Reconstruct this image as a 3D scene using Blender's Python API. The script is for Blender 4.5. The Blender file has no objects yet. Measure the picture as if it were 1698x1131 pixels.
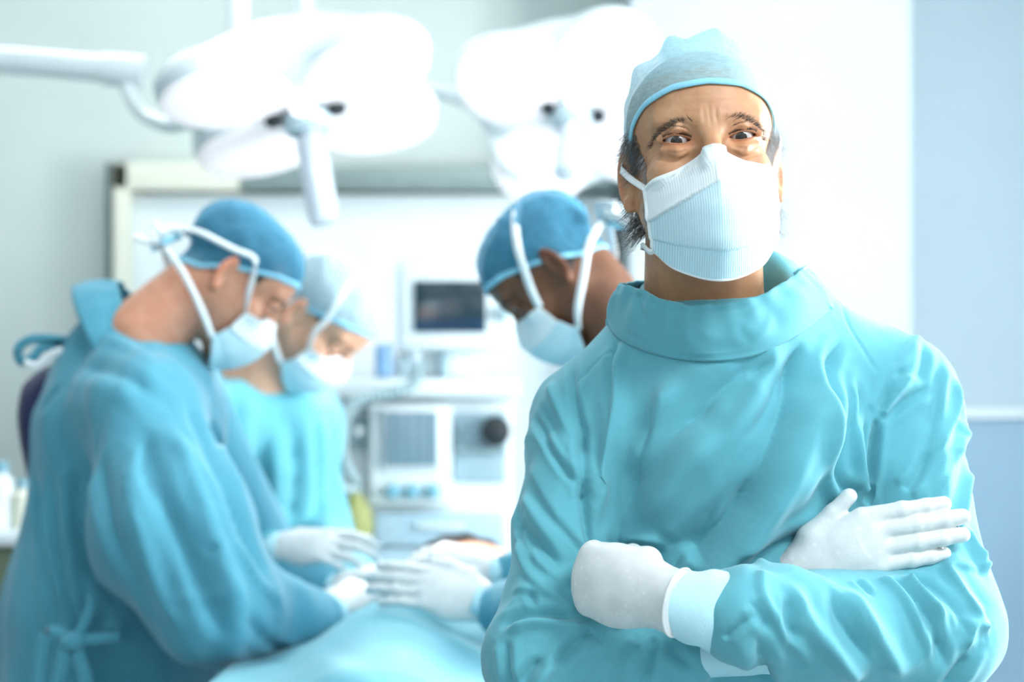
import bpy, bmesh, math, random
import numpy as np
from mathutils import Vector, Matrix
from mathutils.bvhtree import BVHTree

# ------------------------------------------------------------------ camera
SC = bpy.context.scene
C = SC.collection
FPX = 3200.0                       # focal length in pixels of the 1698 px wide frame
CAM_H = 1.47
cam_data = bpy.data.cameras.new('camera')
cam = bpy.data.objects.new('camera', cam_data); C.objects.link(cam)
cam.location = (0, 0, CAM_H); cam.rotation_euler = (math.pi/2, 0, 0)
cam_data.sensor_width = 36.0
cam_data.lens = FPX/1698.0*36.0
cam_data.clip_start = 0.05
cam_data.dof.use_dof = True
cam_data.dof.focus_distance = 1.93
cam_data.dof.aperture_fstop = 3.4
SC.camera = cam
SC.view_settings.view_transform = 'Standard'
SC.view_settings.look = 'None'
SC.view_settings.gamma = 1.0
SC.view_settings.use_curve_mapping = False
SC.view_settings.exposure = -0.26
cy = SC.cycles
cy.max_bounces = 5; cy.diffuse_bounces = 3; cy.glossy_bounces = 2; cy.transmission_bounces = 3; cy.transparent_max_bounces = 8
cy.use_adaptive_sampling = True; cy.adaptive_threshold = 0.08; cy.adaptive_min_samples = 12; cy.use_denoising = True; cy.caustics_reflective = False; cy.caustics_refractive = False

# ------------------------------------------------------------------ world and lights
world = bpy.data.worlds.new('world'); SC.world = world; world.use_nodes = True
bg = world.node_tree.nodes['Background']
bg.inputs[0].default_value = (0.88, 0.96, 1.0, 1); bg.inputs[1].default_value = 0.7

def area_light(name, loc, rot, sx, sy, power, col):
    l = bpy.data.lights.new(name, 'AREA'); l.shape = 'RECTANGLE'; l.size = sx; l.size_y = sy
    l.energy = power; l.color = col
    o = bpy.data.objects.new(name, l); C.objects.link(o); o.location = loc; o.rotation_euler = rot
    return o
CEIL = 2.95
# (x, y, size_x, size_y, watts) of unseen ceiling panels added for their light
PANELS = [(-0.9, 0.35, 1.2, 0.6, 8), (1.35, 0.6, 1.2, 0.6, 74),
          (-0.9, -1.3, 1.2, 0.6, 8), (0.75, -1.3, 1.2, 0.6, 10),
          (-1.3, 4.6, 1.2, 0.6, 14), (1.25, 3.4, 1.2, 0.6, 5), (0.9, 4.6, 1.2, 0.6, 3), (-0.3, 3.0, 1.2, 0.6, 15)]  # last panel added to brighten the lamp housings and team from above
for i, (x, y, a, b, w) in enumerate(PANELS):
    area_light('added_panel_light', (x, y, CEIL-0.055), (0, 0, 0), a*0.94, b*0.9, w, (0.95, 0.99, 1.0))
# unseen window put into the right wall for the rim light
WIN = dict(x=2.25, y0=2.15, y1=3.55, z0=0.95, z1=2.35)
area_light('added_window_light', (WIN['x']+0.12, (WIN['y0']+WIN['y1'])/2, (WIN['z0']+WIN['z1'])/2), (0, math.radians(90), 0),
           WIN['z1']-WIN['z0'], WIN['y1']-WIN['y0'], 255, (0.95, 0.99, 1.0))
# unseen window added behind the camera as soft front fill
WIN2 = dict(y=-2.6, x0=-1.7, x1=1.9, z0=1.0, z1=2.5)
area_light('added_window_light', ((WIN2['x0']+WIN2['x1'])/2, WIN2['y']-0.12, (WIN2['z0']+WIN2['z1'])/2), (math.radians(90), 0, 0),
           WIN2['x1']-WIN2['x0'], WIN2['z1']-WIN2['z0'], 34, (0.96, 0.99, 1.0))
# ------------------------------------------------------------------ helpers
F = np.float32
def P(px, py, Y):
    "world point whose picture position is (px, py) when it stands Y metres away"
    return np.array([(px-849.0)/FPX*Y, Y, CAM_H-(py-565.5)/FPX*Y])
def srgb(r, g, b):
    def f(c):
        c /= 255.0
        return c/12.92 if c <= 0.04045 else ((c+0.055)/1.055)**2.4
    return (f(r), f(g), f(b), 1.0)

class NT:
    def __init__(s, name):
        s.m = bpy.data.materials.new(name); s.m.use_nodes = True
        s.t = s.m.node_tree; s.n = s.t.nodes; s.l = s.t.links
        s.bsdf = s.n['Principled BSDF']; s.out = s.n['Material Output']
    def node(s, typ, **kw):
        nd = s.n.new(typ)
        for k, v in kw.items(): setattr(nd, k, v)
        return nd
    def link(s, a, b): s.l.new(a, b)
    def coords(s, scale=(1, 1, 1), rot=(0, 0, 0), kind='Object'):
        tc = s.node('ShaderNodeTexCoord'); mp = s.node('ShaderNodeMapping')
        mp.inputs['Scale'].default_value = scale; mp.inputs['Rotation'].default_value = rot
        s.link(tc.outputs[kind], mp.inputs[0]); return mp.outputs[0]
    def noise(s, scale, detail=3, rough=0.55, vec=None):
        nd = s.node('ShaderNodeTexNoise'); nd.inputs['Scale'].default_value = scale
        nd.inputs['Detail'].default_value = detail; nd.inputs['Roughness'].default_value = rough
        s.link(vec if vec is not None else s.coords(), nd.inputs['Vector']); return nd.outputs['Fac']
    def ramp(s, fac, stops):
        r = s.node('ShaderNodeValToRGB'); e = r.color_ramp.elements
        e[0].position, e[0].color = stops[0][0], stops[0][1]
        e[1].position, e[1].color = stops[-1][0], stops[-1][1]
        for p, c in stops[1:-1]:
            q = e.new(p); q.color = c
        s.link(fac, r.inputs[0]); return r.outputs[0]
    def mix(s, fac, a, b, mode='MIX'):
        m = s.node('ShaderNodeMix', data_type='RGBA', blend_type=mode)
        if isinstance(fac, float): m.inputs[0].default_value = fac
        else: s.link(fac, m.inputs[0])
        for i, v in ((6, a), (7, b)):
            if isinstance(v, tuple): m.inputs[i].default_value = v
            else: s.link(v, m.inputs[i])
        return m.outputs[2]
    def bump(s, h, strength, dist=0.001):
        b = s.node('ShaderNodeBump'); b.inputs['Strength'].default_value = strength
        b.inputs['Distance'].default_value = dist
        s.link(h, b.inputs['Height']); s.link(b.outputs[0], s.bsdf.inputs['Normal']); return b
    def attr(s, name):
        a = s.node('ShaderNodeAttribute', attribute_name=name); return a.outputs['Fac']
    def set(s, **kw):
        for k, v in kw.items():
            key = k.replace('_', ' ')
            i = s.bsdf.inputs[key]
            if hasattr(v, 'is_output'): s.link(v, i)
            else: i.default_value = v
        return s

def mat_simple(name, col, rough=0.5, metal=0.0, var=0.06, scale=9.0, emit=None, estr=0.0, bump=0.0, coat=0.0):
    t = NT(name)
    n = t.noise(scale, 4)
    dark = tuple(c*(1-var*2) for c in col[:3])+(1,); lite = tuple(min(1, c*(1+var)) for c in col[:3])+(1,)
    t.set(Base_Color=t.ramp(n, [(0.25, dark), (0.75, lite)]), Roughness=rough, Metallic=metal, Coat_Weight=coat)
    if emit:
        t.set(Emission_Color=emit, Emission_Strength=estr); t.m.cycles.emission_sampling = 'NONE'
    if bump: t.bump(t.noise(scale*14, 3), bump, 0.0005)
    return t.m

# ---- objects
def new_mesh(name, V, Fc, mat=None, parent=None, smooth=True, attrs=None):
    me = bpy.data.meshes.new(name)
    V = np.asarray(V, dtype=np.float64)
    if isinstance(Fc, np.ndarray):
        nf, k = Fc.shape
        me.vertices.add(len(V)); me.vertices.foreach_set('co', V.astype(F).ravel())
        me.loops.add(nf*k); me.loops.foreach_set('vertex_index', Fc.astype(np.int32).ravel())
        me.polygons.add(nf); me.polygons.foreach_set('loop_start', np.arange(0, nf*k, k, dtype=np.int32))
        me.polygons.foreach_set('loop_total', np.full(nf, k, dtype=np.int32))
        me.update(calc_edges=True); me.validate()
    else:
        me.from_pydata([tuple(v) for v in V], [], Fc); me.update()
    if smooth: me.polygons.foreach_set('use_smooth', np.ones(len(me.polygons), dtype=bool))
    if attrs:
        for k, a in attrs.items():
            at = me.attributes.new(k, 'FLOAT', 'POINT'); at.data.foreach_set('value', np.asarray(a, dtype=F))
    o = bpy.data.objects.new(name, me); C.objects.link(o)
    if mat: me.materials.append(mat)
    if parent:
        o.parent = parent; w = Vector((0, 0, 0)); q = parent
        while q is not None: w += q.location; q = q.parent
        o.location = -w
    return o
def empty(name, loc=(0, 0, 0)):
    o = bpy.data.objects.new(name, None); C.objects.link(o); o.location = loc; o.empty_display_size = 0.1; return o
def tag(o, label=None, cat=None, group=None, kind=None):
    if label: o['label'] = label
    if cat: o['category'] = cat
    if group: o['group'] = group
    if kind: o['kind'] = kind
    return o
class MB:
    "collects simple shapes into one mesh"
    def __init__(s): s.V = []; s.F = []
    def add(s, V, Fc):
        b = len(s.V); s.V += [tuple(v) for v in V]; s.F += [tuple(int(i)+b for i in f) for f in Fc]; return s
    def box(s, lo, hi, bev=0.0, M=None):
        bm = bmesh.new(); bmesh.ops.create_cube(bm, size=1.0)
        c = [(lo[i]+hi[i])/2 for i in range(3)]; d = [abs(hi[i]-lo[i]) for i in range(3)]
        for v in bm.verts: v.co = Vector([v.co[i]*d[i]+c[i] for i in range(3)])
        if bev: bmesh.ops.bevel(bm, geom=bm.edges[:], offset=min(bev, min(d)*0.45), segments=3, affect='EDGES', profile=0.5)
        return s.bm(bm, M)
    def bm(s, bm, M=None):
        bm.verts.index_update()
        V = [(M @ v.co if M else v.co.copy()) for v in bm.verts]; Fc = [[v.index for v in f.verts] for f in bm.faces]
        bm.free(); return s.add(V, Fc)
    def tube(s, pts, rad, seg=12, closed=False, flat=None):
        V, Fc = tube_arrays(pts, rad, seg, closed, flat); return s.add(V, Fc)
    def lathe(s, prof, seg=32, M=None):
        V = []; Fc = []
        for r, z in prof:
            for k in range(seg):
                a = 2*math.pi*k/seg; p = Vector((r*math.cos(a), r*math.sin(a), z)); V.append(M @ p if M else p)
        for i in range(len(prof)-1):
            for k in range(seg):
                k2 = (k+1) % seg; Fc.append((i*seg+k, i*seg+k2, (i+1)*seg+k2, (i+1)*seg+k))
        Fc.append(tuple(range(seg-1, -1, -1))); Fc.append(tuple((len(prof)-1)*seg+k for k in range(seg)))
        return s.add(V, Fc)
    def build(s, name, mat, parent=None, smooth=True):
        o = new_mesh(name, s.V, s.F, mat, parent, smooth)
        if smooth:
            try: o.data.set_sharp_from_angle(angle=math.radians(40))
            except Exception: pass
        return o
def frames(pts, closed=False):
    pts = np.asarray(pts, float); n = len(pts)
    T = np.gradient(pts, axis=0)
    if closed: T = np.roll(pts, -1, 0)-np.roll(pts, 1, 0)
    T /= np.linalg.norm(T, axis=1, keepdims=True)+1e-12
    up = np.array([0, 0, 1.0])
    if abs(T[0] @ up) > 0.9: up = np.array([0, 1.0, 0])
    N = np.zeros_like(T); v = np.cross(T[0], up); N[0] = v/np.linalg.norm(v)
    for i in range(1, n):
        v = N[i-1]-T[i]*(N[i-1] @ T[i]); N[i] = v/(np.linalg.norm(v)+1e-12)
    return T, N, np.cross(T, N)
def tube_arrays(pts, rad, seg=12, closed=False, flat=None):
    pts = np.asarray(pts, float); n = len(pts)
    rad = np.broadcast_to(np.asarray(rad, float), (n,))
    T, N, B = frames(pts, closed); V = []; Fc = []
    fl = 1.0 if flat is None else flat
    for i in range(n):
        for k in range(seg):
            a = 2*math.pi*k/seg; V.append(pts[i]+rad[i]*(math.cos(a)*N[i]+fl*math.sin(a)*B[i]))
    m = n if closed else n-1
    for i in range(m):
        j = (i+1) % n
        for k in range(seg):
            k2 = (k+1) % seg; Fc.append((i*seg+k, i*seg+k2, j*seg+k2, j*seg+k))
    if not closed:
        Fc.append(tuple(range(seg-1, -1, -1))); Fc.append(tuple((n-1)*seg+k for k in range(seg)))
    return V, Fc
def spline(pts, n, closed=False):
    "Catmull-Rom through the points, n samples"
    p = np.asarray(pts, float); m = len(p)
    if closed: q = np.vstack([p[-1], p, p[0], p[1]]); segs = m
    else: q = np.vstack([2*p[0]-p[1], p, 2*p[-1]-p[-2]]); segs = m-1
    ts = np.linspace(0, segs, n, endpoint=not closed); i = np.minimum(ts.astype(int), segs-1); t = (ts-i)[:, None]
    a, b, c, d = q[i], q[i+1], q[i+2], q[i+3]
    return 0.5*((2*b)+(-a+c)*t+(2*a-5*b+4*c-d)*t*t+(-a+3*b-3*c+d)*t**3)
def ribbon(pts, width, thick, side, parent, mat, name, n=24):
    "flat band along a path; side(i, T) gives the direction of the width"
    p = spline(pts, n); T, N, B = frames(p); V = []; Fc = []
    w = np.broadcast_to(np.asarray(width, float), (n,)) if np.ndim(width) == 0 else np.interp(np.linspace(0, 1, n), np.linspace(0, 1, len(width)), width)
    sd = np.asarray(side, float)
    sd = np.broadcast_to(sd, (n, 3)) if sd.ndim == 1 else np.stack([np.interp(np.linspace(0, 1, n), np.linspace(0, 1, len(sd)), sd[:, k]) for k in range(3)], 1)
    for i in range(n):
        s = sd[i]-T[i]*(sd[i] @ T[i]); s /= np.linalg.norm(s)+1e-12; u = np.cross(T[i], s)
        for a, b in ((-1, -1), (1, -1), (1, 1), (-1, 1)): V.append(p[i]+s*a*w[i]/2+u*b*thick/2)
    for i in range(n-1):
        for k in range(4): Fc.append((i*4+k, i*4+(k+1) % 4, (i+1)*4+(k+1) % 4, (i+1)*4+k))
    Fc.append((3, 2, 1, 0)); Fc.append(tuple((n-1)*4+k for k in range(4)))
    return new_mesh(name, V, Fc, mat, parent, True)

# ---- signed distance modelling
def smin(a, b, k):
    h = np.maximum(k-np.abs(a-b), 0)/k
    return np.minimum(a, b)-h*h*(k*0.25)
def smax(a, b, k): return -smin(-a, -b, k)
def d_ell(x, y, z, c, r):
    X = (x-F(c[0]))/F(r[0]); Y = (y-F(c[1]))/F(r[1]); Z = (z-F(c[2]))/F(r[2])
    k0 = np.sqrt(X*X+Y*Y+Z*Z); k1 = np.sqrt((X/F(r[0]))**2+(Y/F(r[1]))**2+(Z/F(r[2]))**2)+F(1e-9)
    return k0*(k0-1)/k1
def d_sph(x, y, z, c, r): return np.sqrt((x-F(c[0]))**2+(y-F(c[1]))**2+(z-F(c[2]))**2)-F(r)
def d_rc(x, y, z, a, b, ra, rb):
    a = np.asarray(a, float); b = np.asarray(b, float); d = b-a; L2 = float(d @ d)+1e-12
    X = x-F(a[0]); Y = y-F(a[1]); Z = z-F(a[2])
    t = np.clip((X*F(d[0])+Y*F(d[1])+Z*F(d[2]))/F(L2), 0, 1)
    return np.sqrt((X-t*F(d[0]))**2+(Y-t*F(d[1]))**2+(Z-t*F(d[2]))**2)-(F(ra)+t*F(rb-ra))
def axis(*segs):
    "grid axis from (start, stop, step) pieces"
    out = []
    for a, b, s in segs:
        if b <= a: continue
        n = max(1, int(round((b-a)/s))); out += list(a+(b-a)*np.arange(n)/n)
    out.append(segs[-1][1]); return np.array(out)
def sdf_mesh(fn, xs, ys, zs, newton=2):
    xs, ys, zs = (np.asarray(v, F) for v in (xs, ys, zs))
    V = fn(xs[:, None, None], ys[None, :, None], zs[None, None, :])
    V = np.broadcast_to(V, (len(xs), len(ys), len(zs)))
    ins = V < 0
    nx, ny, nz = ins.shape
    cnt = np.zeros((nx-1, ny-1, nz-1), np.int8)
    for i in (0, 1):
        for j in (0, 1):
            for k in (0, 1): cnt += ins[i:nx-1+i, j:ny-1+j, k:nz-1+k]
    act = np.argwhere((cnt > 0) & (cnt < 8))
    idx = np.full(cnt.shape, -1, np.int32); idx[act[:, 0], act[:, 1], act[:, 2]] = np.arange(len(act))
    I, J, K = act.T
    cor = {}
    for i in (0, 1):
        for j in (0, 1):
            for k in (0, 1): cor[i, j, k] = V[I+i, J+j, K+k]
    S = np.zeros((len(act), 3)); n = np.zeros(len(act))
    for a in cor:
        for ax in range(3):
            if a[ax] == 1: continue
            b = list(a); b[ax] = 1; b = tuple(b)
            va, vb = cor[a], cor[b]; m = (va < 0) != (vb < 0)
            t = np.where(m, va/np.where(m, va-vb, 1), 0)
            pa = np.stack([xs[I+a[0]], ys[J+a[1]], zs[K+a[2]]], 1); pb = np.stack([xs[I+b[0]], ys[J+b[1]], zs[K+b[2]]], 1)
            S += np.where(m[:, None], pa+(pb-pa)*t[:, None], 0); n += m
    Pn = S/np.maximum(n, 1)[:, None]
    faces = []
    e = np.argwhere(ins[:-1, 1:-1, 1:-1] != ins[1:, 1:-1, 1:-1]); i, j, k = e[:, 0], e[:, 1]+1, e[:, 2]+1
    q = np.stack([idx[i, j-1, k-1], idx[i, j, k-1], idx[i, j, k], idx[i, j-1, k]], 1); f = ins[i, j, k]; q[~f] = q[~f][:, ::-1]; faces.append(q)
    e = np.argwhere(ins[1:-1, :-1, 1:-1] != ins[1:-1, 1:, 1:-1]); i, j, k = e[:, 0]+1, e[:, 1], e[:, 2]+1
    q = np.stack([idx[i-1, j, k-1], idx[i-1, j, k], idx[i, j, k], idx[i, j, k-1]], 1); f = ins[i, j, k]; q[~f] = q[~f][:, ::-1]; faces.append(q)
    e = np.argwhere(ins[1:-1, 1:-1, :-1] != ins[1:-1, 1:-1, 1:]); i, j, k = e[:, 0]+1, e[:, 1]+1, e[:, 2]
    q = np.stack([idx[i-1, j-1, k], idx[i, j-1, k], idx[i, j, k], idx[i-1, j, k]], 1); f = ins[i, j, k]; q[~f] = q[~f][:, ::-1]; faces.append(q)
    Fc = np.concatenate(faces)
    Fc = Fc[(Fc >= 0).all(1)]
    h = float(min(np.diff(xs).min(), np.diff(ys).min(), np.diff(zs).min()))
    for _ in range(newton):
        f0, G = grad(fn, Pn, h*0.4)
        g2 = (G*G).sum(1)
        st = np.clip(f0/np.maximum(g2, 0.1), -h, h)
        Pn = Pn-G*st[:, None]
    return Pn, Fc
def grad(fn, p, e):
    x, y, z = (p[:, i].astype(F) for i in range(3))
    f0 = fn(x, y, z)
    G = np.stack([(fn(x+F(e), y, z)-fn(x-F(e), y, z)), (fn(x, y+F(e), z)-fn(x, y-F(e), z)), (fn(x, y, z+F(e))-fn(x, y, z-F(e)))], 1)/(2*e)
    return f0.astype(float), G.astype(float)
def vnormals(V, Fc):
    n = np.cross(V[Fc[:, 2]]-V[Fc[:, 0]], V[Fc[:, 3]]-V[Fc[:, 1]]) if Fc.shape[1] == 4 else np.cross(V[Fc[:, 1]]-V[Fc[:, 0]], V[Fc[:, 2]]-V[Fc[:, 0]])
    N = np.zeros_like(V)
    for k in range(Fc.shape[1]):
        for a in range(3): N[:, a] += np.bincount(Fc[:, k], weights=n[:, a], minlength=len(V))
    return N/(np.linalg.norm(N, axis=1, keepdims=True)+1e-12)
def smooth_field(D, Fc, it):
    "Laplacian smoothing of a per-vertex value"
    a = np.concatenate([Fc[:, k] for k in range(4)]); b = np.concatenate([Fc[:, (k+1) % 4] for k in range(4)])
    deg = np.maximum(np.bincount(a, minlength=len(D)), 1)
    for _ in range(it): D = 0.5*D+0.5*np.bincount(a, weights=D[b], minlength=len(D))/deg
    return D
def fold_field(V, N, folds):
    """folds: (polyline points, width, depth, profile, taper0, taper1)
    v = crease, r = ridge, s = overlapping step (high side to the left of the walking direction), b = soft broad ridge"""
    D = np.zeros(len(V))
    for pts, w, a, kind, t0, t1 in folds:
        p = spline(pts, max(8, 2*len(pts))) if len(pts) > 1 else np.asarray(pts)
        reach = w*(6 if kind == 's' else 4)
        lo = p.min(0)-reach; hi = p.max(0)+reach
        sel = np.where(((V > lo) & (V < hi)).all(1))[0]
        if not len(sel): continue
        Q = V[sel]; best = np.full(len(sel), 1e9); tt = np.zeros(len(sel)); side = np.zeros(len(sel))
        seg = p[1:]-p[:-1]; L = np.linalg.norm(seg, axis=1); cum = np.concatenate([[0], np.cumsum(L)]); tot = cum[-1]
        for i in range(len(seg)):
            u = np.clip(((Q-p[i]) @ seg[i])/(L[i]**2+1e-12), 0, 1)
            d = Q-(p[i]+u[:, None]*seg[i]); dn = np.einsum('ij,ij->i', d, N[sel])
            dist = np.sqrt(np.maximum((d*d).sum(1)-np.minimum(np.abs(dn), 0.006*max(1.0, w/0.02) if w < 0.5 else 3.0)**2, 0))
            m = dist < best
            best[m] = dist[m]; tt[m] = (cum[i]+u[m]*L[i])/tot
            side[m] = np.einsum('ij,ij->i', np.cross(seg[i]/L[i], d[m]), N[sel][m])
        g = np.ones(len(sel))
        if t0 > 0: x = np.clip(tt/t0, 0, 1); g *= x*x*(3-2*x)
        if t1 > 0: x = np.clip((1-tt)/t1, 0, 1); g *= x*x*(3-2*x)
        # beyond the ends fade by distance only
        if kind == 'v': f = -np.exp(-best/(0.75*w))+0.38*np.exp(-((best-2.0*w)/w)**2)
        elif kind == 'r': f = np.exp(-best/(0.85*w))-0.25*np.exp(-((best-2.0*w)/w)**2)
        elif kind == 'b': f = np.exp(-(best/w)**2)
        elif kind == 'n': f = -np.exp(-(best/w)**2)
        else:
            s = np.where(side > 0, best, -best)
            sg = 1/(1+np.exp(-np.clip(s/max(w*0.22, 0.0020), -40, 40)))
            f = sg*np.exp(-np.maximum(s, 0)/(w*2.2))-0.35*(1-sg)*np.exp(-(s/w)**2)
        D[sel] += a*g*f
    return D
def sm_noise(p, scale, seed):
    "cheap smooth noise from a few rotated sines"
    r = np.random.RandomState(seed); out = np.zeros(len(p))
    for i in range(9):
        k = r.normal(size=3); k /= np.linalg.norm(k); fr = scale*(0.6+0.9*r.rand())
        out += np.sin(p @ k*fr+r.rand()*6.28+1.3*np.sin(p @ np.roll(k, 1)*fr*0.7+r.rand()*6))
    return out/4.5
def bvh_of(V, Fc): return BVHTree.FromPolygons([tuple(v) for v in V], [tuple(f) for f in Fc.tolist()], all_triangles=False)
def cast(bvh, px, py):
    "point of the surface seen at a picture position"
    d = Vector(P(px, py, 1.0)-np.array([0, 0, CAM_H])).normalized()
    h = bvh.ray_cast(Vector((0, 0, CAM_H)), d)
    return None if h[0] is None else np.array(h[0])
def cast_line(bvh, pts):
    q = np.asarray(pts, float); n = max(len(q), int(np.linalg.norm(np.diff(q, axis=0), axis=1).sum()/14)+2)
    out = [cast(bvh, *p) for p in (spline(q, n) if len(q) > 1 else q)]
    return [o for o in out if o is not None]
# ------------------------------------------------------------------ materials
def mat_gown(name, col, weave=1.0):
    t = NT(name)
    n = t.noise(6, 4, 0.6); c = tuple(col[:3])
    base = t.ramp(n, [(0.2, tuple(v*0.90 for v in c)+(1,)), (0.8, tuple(min(1, v*1.07) for v in c)+(1,))])
    fine = t.noise(900, 2, 0.6)
    base = t.mix(0.10, base, t.ramp(fine, [(0.3, (0.25, 0.25, 0.25, 1)), (0.7, (1, 1, 1, 1))]), 'MULTIPLY')
    t.set(Base_Color=base, Roughness=0.78, Sheen_Weight=0.25, Sheen_Roughness=0.5, Specular_IOR_Level=0.25)
    h = t.mix(0.5, t.noise(1400, 2), t.noise(160, 4, 0.6))
    t.bump(h, 0.16*weave, 0.0012); return t.m
M_GOWN = mat_gown('gown_cotton', srgb(100, 176, 191))
M_GOWN_B = mat_gown('gown_cotton_darker', srgb(84, 158, 180))  # darker, bluer gown colour
M_DRAPE = mat_gown('drape_cotton', srgb(96, 178, 196))
M_NAVY = mat_gown('navy_cotton', srgb(22, 32, 78))
def mat_skin(name, col, dark, stub=(0.25, 0.24, 0.23), rough=0.48, hair=(0.02, 0.018, 0.017)):
    t = NT(name)
    n = t.noise(45, 5, 0.6); n2 = t.noise(11, 3)
    base = t.ramp(n, [(0.25, dark), (0.75, col)])
    base = t.mix(t.ramp(n2, [(0.35, (0, 0, 0, 1)), (0.7, (0.35, 0.35, 0.35, 1))]), base, tuple(v*f for v, f in zip(col[:3], (1.02, 0.80, 0.72)))+(1,))
    dots = t.ramp(t.noise(1900, 1), [(0.50, (0, 0, 0, 1)), (0.62, (1, 1, 1, 1))])
    m1 = t.node('ShaderNodeMath', operation='MULTIPLY'); t.link(dots, m1.inputs[0]); t.link(t.attr('stubble'), m1.inputs[1])
    base = t.mix(m1.outputs[0], base, stub+(1,))
    base = t.mix(t.attr('hairline'), base, hair+(1,))
    base = t.mix(t.attr('redden_shade'), base, tuple(v*f for v, f in zip(col[:3], (0.92, 0.55, 0.45)))+(1,))
    t.set(Base_Color=base, Roughness=rough, Subsurface_Weight=0.12, Subsurface_Scale=0.006, Subsurface_Radius=(1.0, 0.35, 0.2))
    t.bump(t.mix(0.5, t.noise(700, 3), t.noise(230, 4)), 0.22, 0.0012); return t.m
M_SKIN = mat_skin('skin_tan', srgb(208, 160, 122), srgb(178, 126, 90), hair=(0.45, 0.45, 0.455))
M_SKIN_A = mat_skin('skin_fair', srgb(214, 160, 132), srgb(190, 128, 100))
M_SKIN_B = mat_skin('skin_pale', srgb(226, 178, 150), srgb(205, 150, 122))
M_SKIN_C = mat_skin('skin_brown', srgb(128, 84, 58), srgb(98, 62, 42), stub=(0.03, 0.025, 0.02))
def mat_cap(name, col, clear):
    t = NT(name)
    fib = t.noise(70, 7, 0.72, t.coords((1.0, 1.0, 3.2)))
    fib2 = t.noise(420, 4, 0.7, t.coords((0.35, 1, 1.6)))
    f = t.mix(0.45, fib, fib2)
    t.set(Base_Color=t.ramp(f, [(0.3, tuple(v*0.82 for v in col[:3])+(1,)), (0.7, tuple(min(1, v*1.1) for v in col[:3])+(1,))]), Roughness=0.8, Specular_IOR_Level=0.15)
    t.bump(f, 0.35, 0.0015)
    tl = t.node('ShaderNodeBsdfTranslucent'); tl.inputs[0].default_value = col
    tp = t.node('ShaderNodeBsdfTransparent')
    a = t.node('ShaderNodeMixShader'); a.inputs[0].default_value = 0.35
    t.link(t.bsdf.outputs[0], a.inputs[1]); t.link(tl.outputs[0], a.inputs[2])
    b = t.node('ShaderNodeMixShader')
    t.link(t.ramp(f, [(0.30, (clear*1.5,)*3+(1,)), (0.70, (clear*0.45,)*3+(1,))]), b.inputs[0])
    t.link(a.outputs[0], b.inputs[1]); t.link(tp.outputs[0], b.inputs[2])
    t.link(b.outputs[0], t.out.inputs[0]); return t.m
M_CAP = mat_cap('cap_nonwoven', srgb(186, 232, 245), 0.34)
M_CAP_D = mat_cap('cap_nonwoven_blue', srgb(98, 176, 212), 0.30)
M_CAP_BLOWN = mat_cap('cap_nonwoven_blown', srgb(206, 234, 244), 0.10)  # lamp overexposure put into the pale cap colour
M_HEM = mat_simple('cap_hem', srgb(148, 214, 238), 0.7, var=0.05, scale=60)
def mat_mask():
    t = NT('mask_nonwoven')
    v = t.attr('band'); u = t.attr('across')
    w = t.node('ShaderNodeMath', operation='SINE'); m = t.node('ShaderNodeMath', operation='MULTIPLY'); m.inputs[1].default_value = 560.0
    t.link(u, m.inputs[0]); t.link(m.outputs[0], w.inputs[0])
    st = t.ramp(w.outputs[0], [(0.25, srgb(186, 230, 244)), (0.75, srgb(238, 249, 252))])
    blue = t.mix(0.55, srgb(214, 240, 249), st)
    deep = t.mix(0.9, srgb(170, 222, 240), st)
    b1 = t.ramp(v, [(0.285, (0, 0, 0, 1)), (0.305, (1, 1, 1, 1))]); b2 = t.ramp(t.attr('row'), [(0.79, (0, 0, 0, 1)), (0.81, (1, 1, 1, 1))])
    col = t.mix(b2, t.mix(b1, srgb(240, 248, 251), blue), deep)
    t.set(Base_Color=col, Roughness=0.85, Specular_IOR_Level=0.1, Sheen_Weight=0.1)
    t.bump(w.outputs[0], 0.22, 0.0004); return t.m
M_MASK = mat_mask()
M_WHITE = mat_simple('strap_white', srgb(240, 247, 250), 0.8, var=0.03, scale=80, bump=0.2)
M_CUFF = mat_simple('knit_cuff', srgb(190, 232, 244), 0.9, var=0.04, scale=40, bump=0.5)
def mat_glove():
    t = NT('latex_glove')
    n = t.noise(60, 5, 0.6); sp = t.node('ShaderNodeTexVoronoi'); sp.inputs['Scale'].default_value = 85
    t.link(t.coords(), sp.inputs['Vector'])
    base = t.ramp(n, [(0.2, srgb(204, 209, 210)), (0.8, srgb(220, 224, 225))])
    base = t.mix(t.ramp(sp.outputs['Distance'], [(0.12, (0.6, 0.6, 0.6, 1)), (0.26, (0, 0, 0, 1))]), base, srgb(228, 231, 230))
    t.set(Base_Color=base, Roughness=0.42)
    t.bump(t.mix(0.5, t.noise(380, 3), t.noise(90, 4)), 0.18, 0.0012); return t.m
M_GLOVE = mat_glove()
M_HAIR = mat_simple('grey_hair', srgb(205, 207, 209), 0.5, var=0.2, scale=300)
M_HAIR_D = mat_simple('dark_hair', srgb(26, 22, 20), 0.4, var=0.2, scale=200)
M_HAIR_G = mat_simple('charcoal_hair', srgb(112, 110, 108), 0.45, var=0.4, scale=300)
M_BROW = mat_simple('brow_hair', srgb(74, 64, 56), 0.6, var=0.25, scale=300)
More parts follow.
